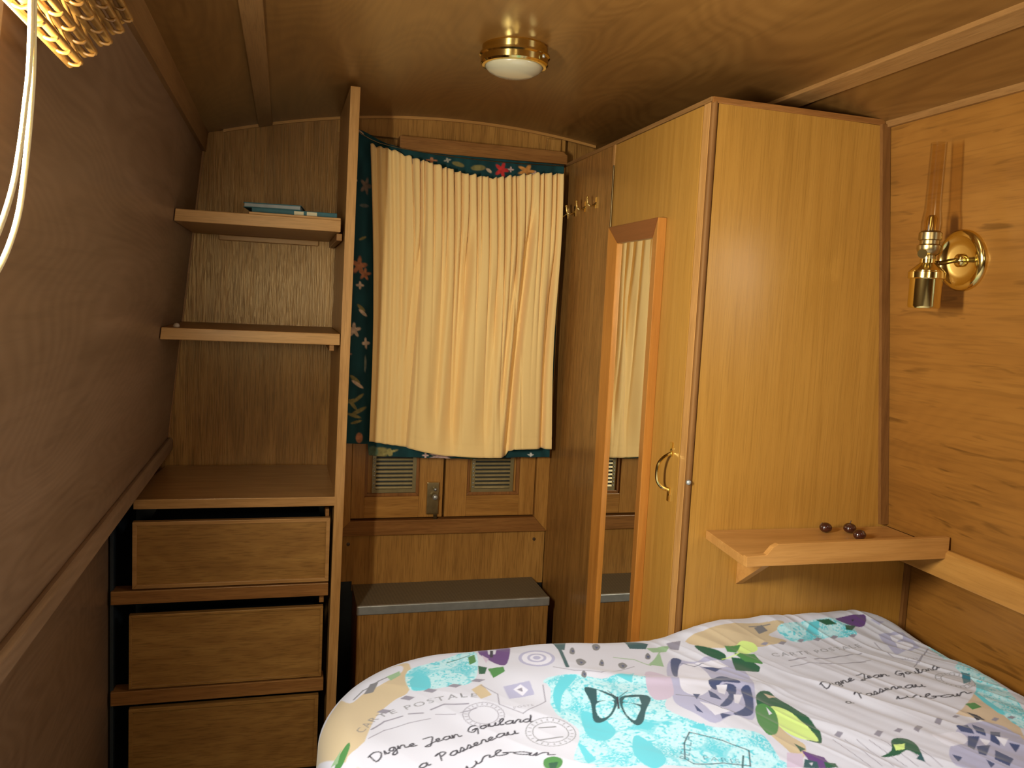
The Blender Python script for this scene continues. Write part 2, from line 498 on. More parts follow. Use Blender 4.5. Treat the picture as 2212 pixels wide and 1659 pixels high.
# pale bead along the top of the bulkhead and down its left edge
bm = bmesh.new(); prev = None
for i in range(31):
    x = -.735+(.44+.735)*i/30
    z = ceil_z(x)
    cur = [bm.verts.new(q) for q in ((x, -.007, z+.001), (x, -.007, z-.008), (x, .001, z-.008), (x, .001, z+.001))]
    if prev:
        for k in range(4): bm.faces.new([prev[k], prev[(k+1) % 4], cur[(k+1) % 4], cur[k]])
    else: bm.faces.new(cur)
    prev = cur
bm.faces.new(prev)
trim(bm, W['pine_x'])
bm = bmesh.new()
add_hexa(bm, [(-.884, -.006, .91), (-.877, -.006, .91), (-.877, .0, .91), (-.884, .0, .91), (-.790, -.006, 1.80), (-.783, -.006, 1.80), (-.783, .0, 1.80), (-.790, .0, 1.80)])
trim(bm, W['red_z'])

# ------------------------------------------------------------------ shelf unit with drawers on the left
YF = -.44
su = empty('shelf_unit', (-.66, -.22, 0), 'built-in oak shelf unit with open shelves over three drawers, left of the curtained door', 'shelves')
bm = bmesh.new()
def px(z, s): return (-.405+.020*(z/1.9) if s == 0 else -.379+.019*(z/1.9)) - .012
zt = 1.895
add_hexa(bm, [(px(0, 0), YF, 0), (px(0, 1), YF, 0), (px(0, 1), -.014, 0), (px(0, 0), -.014, 0),
              (px(zt, 0), YF, zt), (px(zt, 1), YF, zt), (px(zt, 1), -.014, ceil_z(.38)), (px(zt, 0), -.014, ceil_z(.38))])
bevel(bm, .0015)
obj('divider_panel', bm, W['solid_z'], su)
def shelf(z, th, xr, y1=-.002, mat='solid_x'):
    xw0, xw1 = -wall_x(z-th)+.002, -wall_x(z)+.002
    bm = bmesh.new()
    add_hexa(bm, [(xw0, YF, z-th), (xr, YF, z-th), (xr, y1, z-th), (xw0, y1, z-th), (xw1, YF, z), (xr, YF, z), (xr, y1, z), (xw1, y1, z)])
    bevel(bm, .0015)
    return obj('shelf', bm, W[mat], su)
shelf(1.554, .030, -.412)
obj('edge_strip', bx(-.64, -.412, YF+.006, YF+.02, 1.554, 1.560, .001), W['solid_x'], su)
shelf(1.260, .030, -.406)
# counter shelf over the drawers stops against the gunwale trim
obj('shelf', prism([(-.884, -.010), (-.406, -.010), (-.406, YF), (-.905, YF), (-.905, -.2)], 2, .798, .823, .0015), W['solid_x'], su)
# little cleats under the shelves
obj('cleat', bx(-.742, -.452, -.018, 0, 1.508, 1.524, .002), W['solid_x'], su)
obj('cleat', bx(-.420, -.405, -.40, -.02, 1.504, 1.523, .002), W['red_x'], su)
obj('cleat', bx(-.432, -.420, -.43, -.02, 1.214, 1.229, .001), W['red_x'], su)
# black carcass back and side behind the drawers
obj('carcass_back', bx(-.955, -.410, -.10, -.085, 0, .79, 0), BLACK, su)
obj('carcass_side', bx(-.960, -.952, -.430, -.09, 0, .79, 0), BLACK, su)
for z0, z1, xl, xr in ((.551, .586, -.957, -.418), (.283, .320, -.957, -.424)):
    obj('rail', bx(xl, xr, YF-.001, YF+.045, z0, z1, .002), W['red_x'], su)
for k, (z0, z1, xl, xr) in enumerate(((.590, .765, -.907, -.418), (.324, .521, -.914, -.430), (.066, .270, -.914, -.436))):
    yy = YF+.004
    dw = obj('drawer', bx(xl+.006, xr-.006, yy, yy+.016, z0+.006, z1-.006, .001), W['drawer'], su)
    t = .010 if k != 1 else .007
    m1 = W['solid_x'] if k == 0 else W['drawer']
    for a in (((xl, z0), (xr, z0), (xr-t, z0+t), (xl+t, z0+t)), ((xl, z1), (xl+t, z1-t), (xr-t, z1-t), (xr, z1)),
              ((xl, z0), (xl+t, z0+t), (xl+t, z1-t), (xl, z1)), ((xr, z0), (xr, z1), (xr-t, z1-t), (xr-t, z0+t))):
        obj('lipping', prism(a, 1, yy-.004, yy+.014, .001), m1, dw)
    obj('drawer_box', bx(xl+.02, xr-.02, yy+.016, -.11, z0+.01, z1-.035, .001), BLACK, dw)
obj('runner', bx(-.430, -.420, -.42, -.12, .765, .785, .001), W['red_x'], su)
obj('runner', bx(-.440, -.428, -.42, -.12, .525, .548, .001), W['red_x'], su)

# ------------------------------------------------------------------ wardrobe on the right
XW = .337; YW = -.99
wd = empty('wardrobe', (.62, -.5, 0), 'built-in golden oak wardrobe with a mirrored door facing the gangway', 'wardrobe')
obj('side_panel', bx(XW, XW+.018, -.428, 0.0, 0, 1.825, .001), W['ply_bulkhead'], wd)
wr = [(.352, 0), (.962, 0), (.962, .862), (.882, .868), (wall_x(1.81)-.003, 1.81), (.352, 1.818)]
obj('front_panel', prism(wr, 1, YW, YW+.018), W['ply_wardrobe'], wd)
obj('top_panel', bx(XW+.006, .782, YW+.004, -.002, 1.814, 1.824, .001), W['solid_y'], wd)
obj('top_edging', prism([(XW-.001, 1.815), (.785, 1.811), (.785, 1.824), (XW-.001, 1.828)], 1, YW-.003, YW+.004, .001), W['red_x'], wd)
obj('top_edging', bx(XW-.004, XW+.006, YW, -.01, 1.818, 1.828, .001), W['solid_y'], wd)
# corner: pale stile, dark quarter round
obj('corner_stile', bx(XW-.001, XW+.018, -.982, -.952, 0, 1.818, .0015), W['solid_z'], wd)
obj('corner_bead', lathe([(.008, 0), (.008, 1.818)], (XW+.007, YW+.0045, 0), (0, 0, 1), 16), W['dark_z'], wd, smooth=True, auto=50)
# wall bead where the front meets the lining
bm = bmesh.new()
add_hexa(bm, [(.862, YW-.010, .870), (.884, YW-.010, .870), (.884, YW, .870), (.862, YW, .870),
              (wall_x(1.81)-.023, YW-.010, 1.812), (wall_x(1.81)-.002, YW-.010, 1.812), (wall_x(1.81)-.002, YW, 1.812), (wall_x(1.81)-.023, YW, 1.812)])
obj('wall_bead', bm, W['dark_z'], wd)
obj('wall_bead', bx(.950, .963, YW-.010, YW, .40, .860, .001), W['dark_z'], wd)
obj('hinge_stile', bx(XW-.002, XW+.016, -.444, -.429, 0, 1.822, .001), W['solid_z'], wd)
# door with framed mirror
dd = obj('door', bx(XW-.001, XW+.016, -.948, -.446, .04, 1.817, .0015), W['ply_wardrobe'], wd)
bm = bmesh.new()
add_lathe(bm, [(.0035, 0), (.0035, 1.70)], (XW-.003, -.445, .06), (0, 0, 1), 8)
obj('hinge', bm, BRASS_K, dd, smooth=True, auto=50)
my0, my1, mz0, mz1 = -.803, -.484, .30, 1.585
wf_, th = .046, .024
xf = XW-.001
def mitre_bar(a, mat):
    # a: outer p, outer q, inner q, inner p in (y,z); chamfered section thicker outside
    bm = bmesh.new()
    o = [(xf, *a[0]), (xf, *a[1]), (xf, *a[2]), (xf, *a[3])]
    ti = .014
    t_ = [(xf-th, *a[0]), (xf-th, *a[1]), (xf-ti, *a[2]), (xf-ti, *a[3])]
    add_hexa(bm, o+t_)
    bevel(bm, .002)
    return obj('mirror_frame', bm, mat, dd)
A = (my0, mz0); B = (my1, mz0); Cc = (my1, mz1); D = (my0, mz1)
a_ = (my0+wf_, mz0+wf_); b_ = (my1-wf_, mz0+wf_); c_ = (my1-wf_, mz1-wf_); d_ = (my0+wf_, mz1-wf_)
mitre_bar((A, D, d_, a_), W['mirror_z']); mitre_bar((B, Cc, c_, b_), W['mirror_z'])
mitre_bar((D, Cc, c_, d_), W['mirror_y']); mitre_bar((A, B, b_, a_), W['mirror_y'])
obj('mirror', bx(xf-.006, xf-.001, my0+wf_-.004, my1-wf_+.004, mz0+wf_-.004, mz1-wf_+.004, 0), MIRROR, dd)
# brass bow handle
h = bmesh.new()
hy = -.912
add_tube(h, [(XW-.004, hy, 1.030), (XW-.022, hy, 1.020), (XW-.034, hy, 1.005), (XW-.037, hy, .985), (XW-.034, hy, .965), (XW-.022, hy, .950), (XW-.004, hy, .942)], .0042, 8, 5)
for z in (1.040, .932):
    add_lathe(h, [(.007, 0), (.0065, .004), (0, .0055)], (XW-.0005, hy, z), (-1, 0, 0), 12)
    add_box(h, XW-.005, XW, hy-.005, hy+.005, z-.016, z+.016)
obj('handle', h, BRASS, dd, smooth=True, auto=40)
obj('catch', lathe([(.006, 0), (.006, .004), (.003, .006), (0, .0062)], (XW+.004, YW-.003, .979), (-.5, -.85, 0), 12), STEEL, wd, smooth=True)
# four brass coat hooks on the hidden half of the side
for y, z in ((-.055, 1.662), (-.132, 1.663), (-.226, 1.668), (-.318, 1.670)):
    hk = bmesh.new()
    add_box(hk, XW-.003, XW, y-.006, y+.006, z-.016, z+.016)
    add_tube(hk, [(XW-.002, y, z), (XW-.016, y, z-.010), (XW-.028, y, z-.004), (XW-.031, y, z+.012)], .003, 8, 5)
    add_lathe(hk, [(0, -.005), (.0045, -.002), (.0045, .002), (0, .005)], (XW-.031, y, z+.014), (0, 0, 1), 10)
    obj('coat_hook', hk, BRASS, wd, smooth=True, auto=40)

# ------------------------------------------------------------------ bedside shelf on the wardrobe front
bs = empty('bedside_shelf', (.64, -1.08, .86), 'small oak bedside shelf with a raised lip, fixed to the wardrobe front above the bed', 'shelf')
obj('board', prism([(.395, YW-.001), (.884, YW-.011), (.884, -1.186), (.375, -1.186)], 2, .846, .866, .0015), W['pine_x'], bs)
lip = [(.374, .848), (.876, .848), (.876, .896), (.446, .894), (.434, .888), (.420, .872), (.374, .870)]
obj('lip', prism(lip, 1, -1.200, -1.186, .0012), W['pine_x'], bs)
obj('bracket', prism([(-.9905, .845), (-.9905, .735), (-1.14, .845)], 0, .482, .500, .0015), W['pine_x'], bs)

def conker(x, y, z, rz, r, lab):
    o = empty('conker', (x, y, z), lab, 'conker', 'conkers on the bedside shelf')
    bm = bmesh.new()
    bmesh.ops.create_icosphere(bm, subdivisions=3, radius=1)
    for v in bm.verts:
        c = v.co
        k = 1+.06*math.sin(2*c.x+rz)+.05*c.y
        v.co = Vector((c.x*r*1.05*k, c.y*r*k, c.z*r*.84+r*.80))
        if v.co.z < 0: v.co.z = 0
    bmesh.ops.rotate(bm, verts=bm.verts, cent=(0, 0, 0), matrix=Matrix.Rotation(rz, 3, 'Z'))
    for v in bm.verts: v.co += Vector((x, y, z))
    obj('shell', bm, CONK, o, smooth=True)
    d = Vector((math.cos(rz+1.9), math.sin(rz+1.9), .55)).normalized()
    obj('scar', lathe([(0, 0), (r*.42, -r*.06), (r*.46, -.0022), (0, -.004)], Vector((x, y, z+r*.80))+Vector((d.x*r*1.0, d.y*r, d.z*r*.86)), d, 14), SCAR, o, smooth=True)
    if rz == 2.0: obj('stalk', tube([(x, y, z+r*1.58), (x+.001, y, z+r*1.86), (x+.003, y+.001, z+r*2.0)], .0013, 6, 3), SCAR, o)
CONK = plain('conker_brown', (.035, .008, .005), rough=.22, coat=.6, var=.35)
SCAR = plain('conker_scar', (.09, .05, .03), rough=.6)
conker(.680, -1.035, .866, .4, .0140, 'glossy dark brown conker lying alone, left of the other two on the bedside shelf')
conker(.738, -1.045, .866, 2.0, .0142, 'glossy dark brown conker at the back of the touching pair on the bedside shelf')
conker(.722, -1.098, .866, 3.4, .0142, 'glossy dark brown conker nearest the raised lip of the bedside shelf')

# ------------------------------------------------------------------ step box below the doors
sb = empty('step_box', (0, -.1, 0), 'wooden step box with a grey rubber tread and metal nosing under the front door', 'step')
obj('body', bx(-.316, .296, -.196, .002, 0, .412, .002), W['ply_bulkhead'], sb)
def rubber():
    m, nt, b = new_mat('ribbed_rubber')
    tc = nt.nodes.new('ShaderNodeTexCoord')
    ck = nt.nodes.new('ShaderNodeTexChecker'); ck.inputs['Scale'].default_value = 130
    ck.inputs[1].default_value = (.155, .125, .075, 1); ck.inputs[2].default_value = (.115, .095, .058, 1)
    mp = nt.nodes.new('ShaderNodeMapping'); mp.inputs['Rotation'].default_value = (0, 0, .7)
    nt.links.new(tc.outputs['Object'], mp.inputs[0]); nt.links.new(mp.outputs[0], ck.inputs[0])
    nt.links.new(ck.outputs[0], b.inputs['Base Color']); b.inputs['Roughness'].default_value = .5
    bp = nt.nodes.new('ShaderNodeBump'); bp.inputs['Strength'].default_value = .4; bp.inputs['Distance'].default_value = .001
    nt.links.new(ck.outputs['Fac'], bp.inputs['Height']); nt.links.new(bp.outputs[0], b.inputs['Normal'])
    return m
obj('tread', bx(-.317, .297, -.194, .0025, .412, .422, .001), rubber(), sb)
obj('nosing', bx(-.318, .298, -.201, -.190, .395, .4235, .003), STEEL, sb)

# ------------------------------------------------------------------ things on the shelves
TEAL = plain('teal_cover', (.018, .11, .12), rough=.6, var=.2)
PAGE = plain('paper_pages', (.34, .36, .33), rough=.8, var=.1)
CREAM = plain('cream_label', (.68, .60, .36), rough=.6)
GLINT = plain('white_glint', (.75, .75, .70), rough=.5)  # near white for highlights painted on the teal cover
def book(label, cx_, cy_, z, wx, dy, th_, rz, extra):
    b = empty('book', (cx_, cy_, z), label, 'book')
    def place(o):
        o.location = Matrix.Rotation(rz, 3, 'Z') @ o.location; o.rotation_euler.z = rz; return o
    def loc(bm): 
        for v in bm.verts: v.co += Vector((cx_, cy_, z))
        return bm
    place(obj('pages', loc(bx(-wx/2+.002, wx/2-.003, -dy/2+.004, dy/2-.003, .0022, th_-.0022, 0)), PAGE, b))
    place(obj('cover', loc(bx(-wx/2, wx/2, -dy/2, dy/2, 0, .0022, .0005)), TEAL, b))
    place(obj('cover', loc(bx(-wx/2, wx/2, -dy/2, dy/2, th_-.0022, th_, .0005)), TEAL, b))
    if extra == 'spine':
        place(obj('spine', loc(bx(-wx/2, wx/2, -dy/2-.001, -dy/2+.004, .0002, th_-.0002, .001)), TEAL, b))
        for a, c in ((-.002, .022), (.030, .056)):
            place(obj('spine_label', loc(bx(a, c, -dy/2-.0018, -dy/2-.0008, .002, th_-.002, 0)), CREAM, b))
    else:
        for a, c, e in ((-.022, -.012, .1), (-.006, .003, .1), (.062, .070, -.3)):
            place(obj('glint_patch', loc(bx(a, c, e*dy-.006, e*dy+.006, th_, th_+.0008, 0)), GLINT, b))  # small white patches stand in for glints on the cover
    return b
book('long teal book lying flat, its cream-labelled spine reaching the divider on the top shelf', -.526, -.330, 1.560, .215, .13, .015, -.02, 'spine')
book('teal book with grey page edges lying askew on the cream-labelled book', -.578, -.335, 1.575, .145, .115, .013, -.10, 'top')
st = empty('stopper', (-.812, -.40, 1.260), 'tiny pale round stopper at the left end of the middle shelf', 'stopper')
obj('cap', lathe([(.007, 0), (.008, .004), (.006, .009), (0, .011)], (-.812, -.40, 1.260), n=14), plain('pale_rubber', (.45, .36, .26), rough=.5), st, smooth=True)

# ------------------------------------------------------------------ ceiling light
LX, LY = -.062, -.80
LZ = ceil_z(LX)
cl = empty('ceiling_light', (LX, LY, LZ), 'round brass ceiling light with a frosted glass bowl', 'ceiling light')
obj('brass_ring', lathe([(.070, .004), (.074, -.004), (.074, -.018), (.079, -.019), (.080, -.024), (.076, -.027), (.076, -.040), (.072, -.044), (.066, -.045), (.064, -.040), (.064, .0)], (LX, LY, LZ), n=64, cap=False), BRASS, cl, smooth=True, auto=25)
FROST = plain('frosted_glass', (.42, .38, .25), rough=.25, coat=.5)
obj('glass_bowl', lathe([(.066, -.040), (.064, -.048), (.056, -.056), (.040, -.063), (.020, -.066), (0, -.067)], (LX, LY, LZ), n=48), FROST, cl, smooth=True)
obj('fixing_screw', lathe([(.004, 0), (.004, .003), (0, .005)], (LX+.080*.6, LY-.080*.8, LZ-.032), (.6, -.8, 0), 10), STEEL, cl, smooth=True)

# ------------------------------------------------------------------ brass oil lamp on the right wall
pw = Vector((wall_x(1.497), -1.217, 1.497))
ln = Vector((-1, 0, -.103)).normalized()
lamp = empty('wall_lamp', pw, 'brass oil lamp with a tall glass chimney on the right wall', 'lamp')
obj('wall_plate', lathe([(.064, 0), (.064, .006), (.060, .011), (.052, .013), (.046, .008), (.030, .0065), (0, .006)], pw, ln, 48), BRASS, lamp, smooth=True, auto=50)
lx, ly = .722, -1.228
obj('arm', tube([pw+ln*.006, (.790, -1.219, 1.494), (.762, -1.224, 1.488), (.745, -1.227, 1.486)], .005, 10, 5), BRASS_K, lamp, smooth=True)
obj('arm_boss', lathe([(.014, 0), (.014, .006), (.008, .012), (0, .013)], pw+ln*.006, ln, 20), BRASS, lamp, smooth=True, auto=50)
obj('holder', lathe([(.0335, 0), (.0352, .002), (.0352, .014), (.0335, .016)], (lx, ly, 1.452), n=40), BRASS, lamp, smooth=True, auto=40)
obj('reservoir', lathe([(0, 0), (.029, 0), (.031, .004), (.031, .066), (.033, .071), (.033, .076), (.024, .084), (.015, .092), (.015, .1), (0, .1)], (lx, ly, 1.393), n=48), BRASS, lamp, smooth=True, auto=35)
obj('burner', lathe([(.014, 0), (.014, .010), (.020, .014), (.0235, .022), (.0235, .030), (.019, .033), (.019, .040), (.022, .042), (.022, .056), (.017, .060), (0, .060)], (lx, ly, 1.490), n=40), BRASS_D, lamp, smooth=True, auto=35)
obj('wick_tube', lathe([(.010, 0), (.010, .028), (.006, .034), (0, .034)], (lx, ly, 1.548), n=24), BRASS, lamp, smooth=True, auto=40)
wk = bmesh.new()
add_lathe(wk, [(.0018, 0), (.0018, .026)], (lx-.018, ly-.010, 1.508), (-.75, -.6, -.25), 8)
add_lathe(wk, [(.009, .026), (.009, .030)], (lx-.018, ly-.010, 1.508), (-.75, -.6, -.25), 16)
obj('wick_knob', wk, BRASS, lamp, smooth=True, auto=40)
cp = [(.0190, 0), (.0198, .010), (.0200, .018), (.0186, .030), (.0166, .044), (.0160, .07), (.0158, .12), (.0156, .178)]
ci = [(r-.0012, h_) for r, h_ in cp[::-1]]
obj('chimney', lathe(cp+ci, (lx, ly, 1.548), n=40, cap=False), CHIMNEY, lamp, smooth=True, auto=60)

# ------------------------------------------------------------------ cane blind gathered up at the left window, with its pull cords
CANE = plain('gilded_cane', (.25, .115, .018), rough=.45, coat=.4, var=.3)
CORD = plain('cream_cord', (.80, .68, .36), rough=.7, bumpscale=900, bump=.4)
bl = empty('window_blind', (-.78, -2.0, 1.66), 'golden cane blind drawn up in loose folds at the left window', 'blind')
def bwx(z): return -wall_x(z)
rows = [(1.590, -1.668, .052), (1.613, -1.622, .054), (1.641, -1.566, .056), (1.668, -1.520, .058), (1.694, -1.478, .058)]
for k, (z, ye, out) in enumerate(rows):
    x = bwx(z)+out
    y0 = -2.42
    sl = bmesh.new()
    dz = -.0
    add_tube(sl, [(x, y0, z), (x, ye, z)], .0042, 8, 0)
    add_tube(sl, [(x-.012, y0, z-.002), (x-.010, ye+.004, z-.003)], .0036, 8, 0)
    s_ = obj('cane_slat', sl, CANE, bl, smooth=True, auto=50)
    n = 19
    for i in range(n):
        y = ye-.010-i*.045
        if y < y0: break
        lp = bmesh.new()
        top = z+.030
        add_tube(lp, [(x-.012, y+.006, top), (x-.004, y+.004, z+.012), (x+.003, y, z-.004), (x-.006, y-.003, z-.006), (x-.014, y-.002, z+.004)], .0019, 6, 3)
        obj('loop', lp, CANE, s_, smooth=True)
obj('head_rail', bx(-.800, -.765, -2.46, -1.47, 1.712, 1.735, .002), W['solid_y'], bl)
for pts in ([(-.750, -1.865, 1.72), (-.752, -1.866, 1.56), (-.755, -1.872, 1.50), (-.757, -1.885, 1.455), (-.757, -1.905, 1.425), (-.757, -1.935, 1.395), (-.757, -1.965, 1.375), (-.757, -2.01, 1.352)],
            [(-.749, -1.861, 1.72), (-.751, -1.861, 1.56), (-.753, -1.864, 1.50), (-.756, -1.872, 1.445), (-.756, -1.89, 1.410), (-.756, -1.92, 1.380), (-.756, -1.955, 1.358), (-.756, -2.00, 1.335)]):
    obj('pull_cord', tube(pts, .0024, 8, 6), CORD, bl, smooth=True)


# ------------------------------------------------------------------ curtain over the doors: cream lining in front of a teal floral face
def vnoise(x, y, seed=0):
    """smooth value noise on numpy arrays"""
    rs = np.random.RandomState(seed); T = rs.rand(64, 64)
    xi = np.floor(x).astype(int); yi = np.floor(y).astype(int)
    fx = x-xi; fy = y-yi
    fx = fx*fx*(3-2*fx); fy = fy*fy*(3-2*fy)
    a = T[xi % 64, yi % 64]; b = T[(xi+1) % 64, yi % 64]; c = T[xi % 64, (yi+1) % 64]; d = T[(xi+1) % 64, (yi+1) % 64]
    return (a*(1-fx)+b*fx)*(1-fy)+(c*(1-fx)+d*fx)*fy
def sstep(a, b, x):
    t = np.clip((x-a)/(b-a), 0, 1); return t*t*(3-2*t)

def grid_mesh(name, P, mat, parent=None, colors=None, thick=0.0, loc=None):
    nv, nu, _ = P.shape
    base = np.array(loc if loc is not None else (0, 0, 0), float)
    me = bpy.data.meshes.new(name)
    idx = np.arange(nu*nv).reshape(nv, nu)
    q = np.stack([idx[:-1, :-1], idx[:-1, 1:], idx[1:, 1:], idx[1:, :-1]], -1).reshape(-1, 4)
    me.vertices.add(nu*nv); me.vertices.foreach_set('co', (P.reshape(-1, 3)-base).astype(np.float32).ravel())
    n = len(q)
    me.loops.add(n*4); me.loops.foreach_set('vertex_index', q.astype(np.int32).ravel())
    me.polygons.add(n); me.polygons.foreach_set('loop_start', np.arange(0, n*4, 4, dtype=np.int32))
    try: me.polygons.foreach_set('loop_total', np.full(n, 4, dtype=np.int32))
    except Exception: pass
    me.polygons.foreach_set('use_smooth', np.ones(n, dtype=bool))
    me.update(calc_edges=True)
    if colors is not None:
        at = me.color_attributes.new('print', 'FLOAT_COLOR', 'POINT')
        c4 = np.ones((nu*nv, 4), np.float32); c4[:, :3] = colors.reshape(-1, 3)
        at.data.foreach_set('color', c4.ravel())
    me.materials.append(mat)
    o = bpy.data.objects.new(name, me); COL.objects.link(o)
    if parent is not None:
        o.parent = parent; o.location = Vector(base)-base_of(parent)
    else: o.location = Vector(base)
    if thick:
        md = o.modifiers.new('cloth_thickness', 'SOLIDIFY'); md.thickness = thick; md.offset = -1
    return o

def cloth_mat(name, attr=None, col=(.7, .6, .4), weave=900, rough=.85, sheen=.3, bump=.25, trans=0):
    m, nt, b = new_mat(name)
    if attr:
        a = nt.nodes.new('ShaderNodeAttribute'); a.attribute_name = attr
        nt.links.new(a.outputs['Color'], b.inputs['Base Color'])
    else: b.inputs['Base Color'].default_value = (*col, 1)
    b.inputs['Roughness'].default_value = rough
    b.inputs['Sheen Weight'].default_value = sheen
    b.inputs['Specular IOR Level'].default_value = .2
    tc = nt.nodes.new('ShaderNodeTexCoord')
    n2 = noise(nt, tc.outputs['Object'], weave, 2)
    bp = nt.nodes.new('ShaderNodeBump'); bp.inputs['Strength'].default_value = bump; bp.inputs['Distance'].default_value = .0006
    nt.links.new(n2, bp.inputs['Height']); nt.links.new(bp.outputs[0], b.inputs['Normal'])
    return m

cu = empty('door_curtain', (0, -.05, .85), 'gathered curtain over the front door, cream lining facing in and teal floral edges', 'curtain')
nu, nv = 420, 150
S, T = np.meshgrid(np.linspace(0, 1, nu), np.linspace(0, 1, nv))
xl = -.306+.012*np.sin(T*3.0)+.022*T; xr_ = .300+.004*np.sin(T*7)+.006*T
X = xl+(xr_-xl)*S
zt_ = np.interp(S, [0, .12, .22, .34, .48, .62, .72, .86, 1], [1.824, 1.812, 1.790, 1.772, 1.755, 1.749, 1.761, 1.776, 1.782])
zb_ = np.interp(S, [0, .2, .4, .6, .755, .785, 1], [.906, .890, .868, .862, .861, .889, .891])
zt_ = zt_+.002*np.sin(S*170)+.0015*np.sin(S*97+1)
Z = zt_+(zb_-zt_)*T
Y = -.100+.056*(1-sstep(.10, .30, S))
rs = np.random.RandomState(3)
for k in range(27):           # tight pleats at the heading, dying away downwards
    s0 = (k+.5)/27+rs.uniform(-.010, .010); wd_ = rs.uniform(.0045, .0085); dp = rs.uniform(.006, .013)
    fade = np.exp(-(T/rs.uniform(.22, .55))**1.6)
    drift = s0+(s0-.5)*.04*T+rs.uniform(-.03, .03)*T
    Y += 2.3*dp*fade*np.exp(-((S-drift)/wd_)**2)
def fold(st, sb, wt, wb, dp, ta, tb, sharp=.35):
    c = st+(sb-st)*T; wv = wt+(wb-wt)*T
    d = (S-c)/wv
    prof = np.where(d > 0, np.exp(-(d/sharp)**2), np.exp(-d**2))
    return 2.2*dp*prof*sstep(ta-.12, ta+.12, T)*(1-sstep(tb-.1, tb+.1, T))
for a in ((.27, .185, .030, .035, .020, .30, 1.3), (.52, .44, .05, .07, .020, .22, .95), (.86, .765, .032, .034, .026, .18, 1.3), (.98, .955, .022, .022, .014, .35, 1.3),
          (.13, .05, .035, .04, .018, -.2, .75), (.40, .335, .03, .05, .010, .3, .9), (.70, .62, .05, .06, .010, .35, .95), (.79, .70, .02, .03, .010, .3, .85), (.17, .12, .012, .02, .012, -.3, .7)):
    Y += fold(*a)
Y += .010*(vnoise(S*7+3, T*2.2, 5)-.5)+.004*(vnoise(S*22, T*5, 6)-.5)
Y -= .006*T*np.sin(S*PI)
Y = np.minimum(Y, -.054+.015*(1-sstep(.10, .28, S)))
Y = np.minimum(Y, -.0375+.010*(1-sstep(-.27, -.225, X))-.006*T-.0125-.004*sstep(.9, 1, T))
Y -= .005*(1-sstep(.10, .28, S))*(1+np.sin(S*150+2.0*T))*(.35+.65*np.exp(-T*1.5))
hem = ((T > .955) & (T < .962)).astype(float)
Y += .0015*hem
LIN = cloth_mat('cream_cotton_lining', col=(.90, .64, .26), weave=700)
grid_mesh('lining', np.stack([X, Y, Z], -1), LIN, cu, thick=.0012, loc=(0, -.064, 1.33))

nu, nv = 290, 410
S, T = np.meshgrid(np.linspace(0, 1, nu), np.linspace(0, 1, nv))
X = -.366+(.322+.366)*S-.006*T*(1-S)*0
zt_ = np.interp(X, [-.366, -.33, -.29, -.25, -.20, -.16, .33], [1.874, 1.866, 1.848, 1.832, 1.822, 1.817, 1.820])
zb_ = np.interp(X[-1], [-.366, -.285, -.280, -.1, .05, .2, .33], [.897, .895, .858, .852, .848, .853, .853])
Z = zt_+(zb_[None, :]-zt_)*T
Yf = -.0375+.010*(1-sstep(-.27, -.225, X))+.003*np.sin(S*60+2*np.sin(T*3))*(.4+.6*(vnoise(S*8, T*3, 9)))-.006*T
# the hem flips forward a little under the lining
Yf -= .004*sstep(.93, 1, T)
TE = np.zeros(X.shape+(3,)); TE[:] = (.009, .050, .054)
TE *= (.7+.6*vnoise(X*60, Z*20, 11))[..., None]
def blob(cx_, cz, rx, rz_, ang, col, petals=0, k=1.0):
    dx, dz = X-cx_, Z-cz
    ca, sa = math.cos(ang), math.sin(ang)
    a, b_ = (dx*ca+dz*sa)/rx, (-dx*sa+dz*ca)/rz_
    r = np.hypot(a, b_)
    if petals: r = r/(.72+.28*np.cos(petals*np.arctan2(b_, a)))
    m = np.clip((1-r)*4, 0, 1)[..., None]*k
    sh = (.75+.5*vnoise(X*160+cx_*50, Z*160, 13))[..., None]
    TE[:] = TE*(1-m)+np.array(col)*sh*m
PEACH = (.42, .17, .075); CRM = (.56, .42, .28); KHA = (.22, .19, .065); RED = (.55, .035, .03); ORG = (.60, .26, .06); PNK = (.62, .42, .36); GRN = (.07, .13, .04)
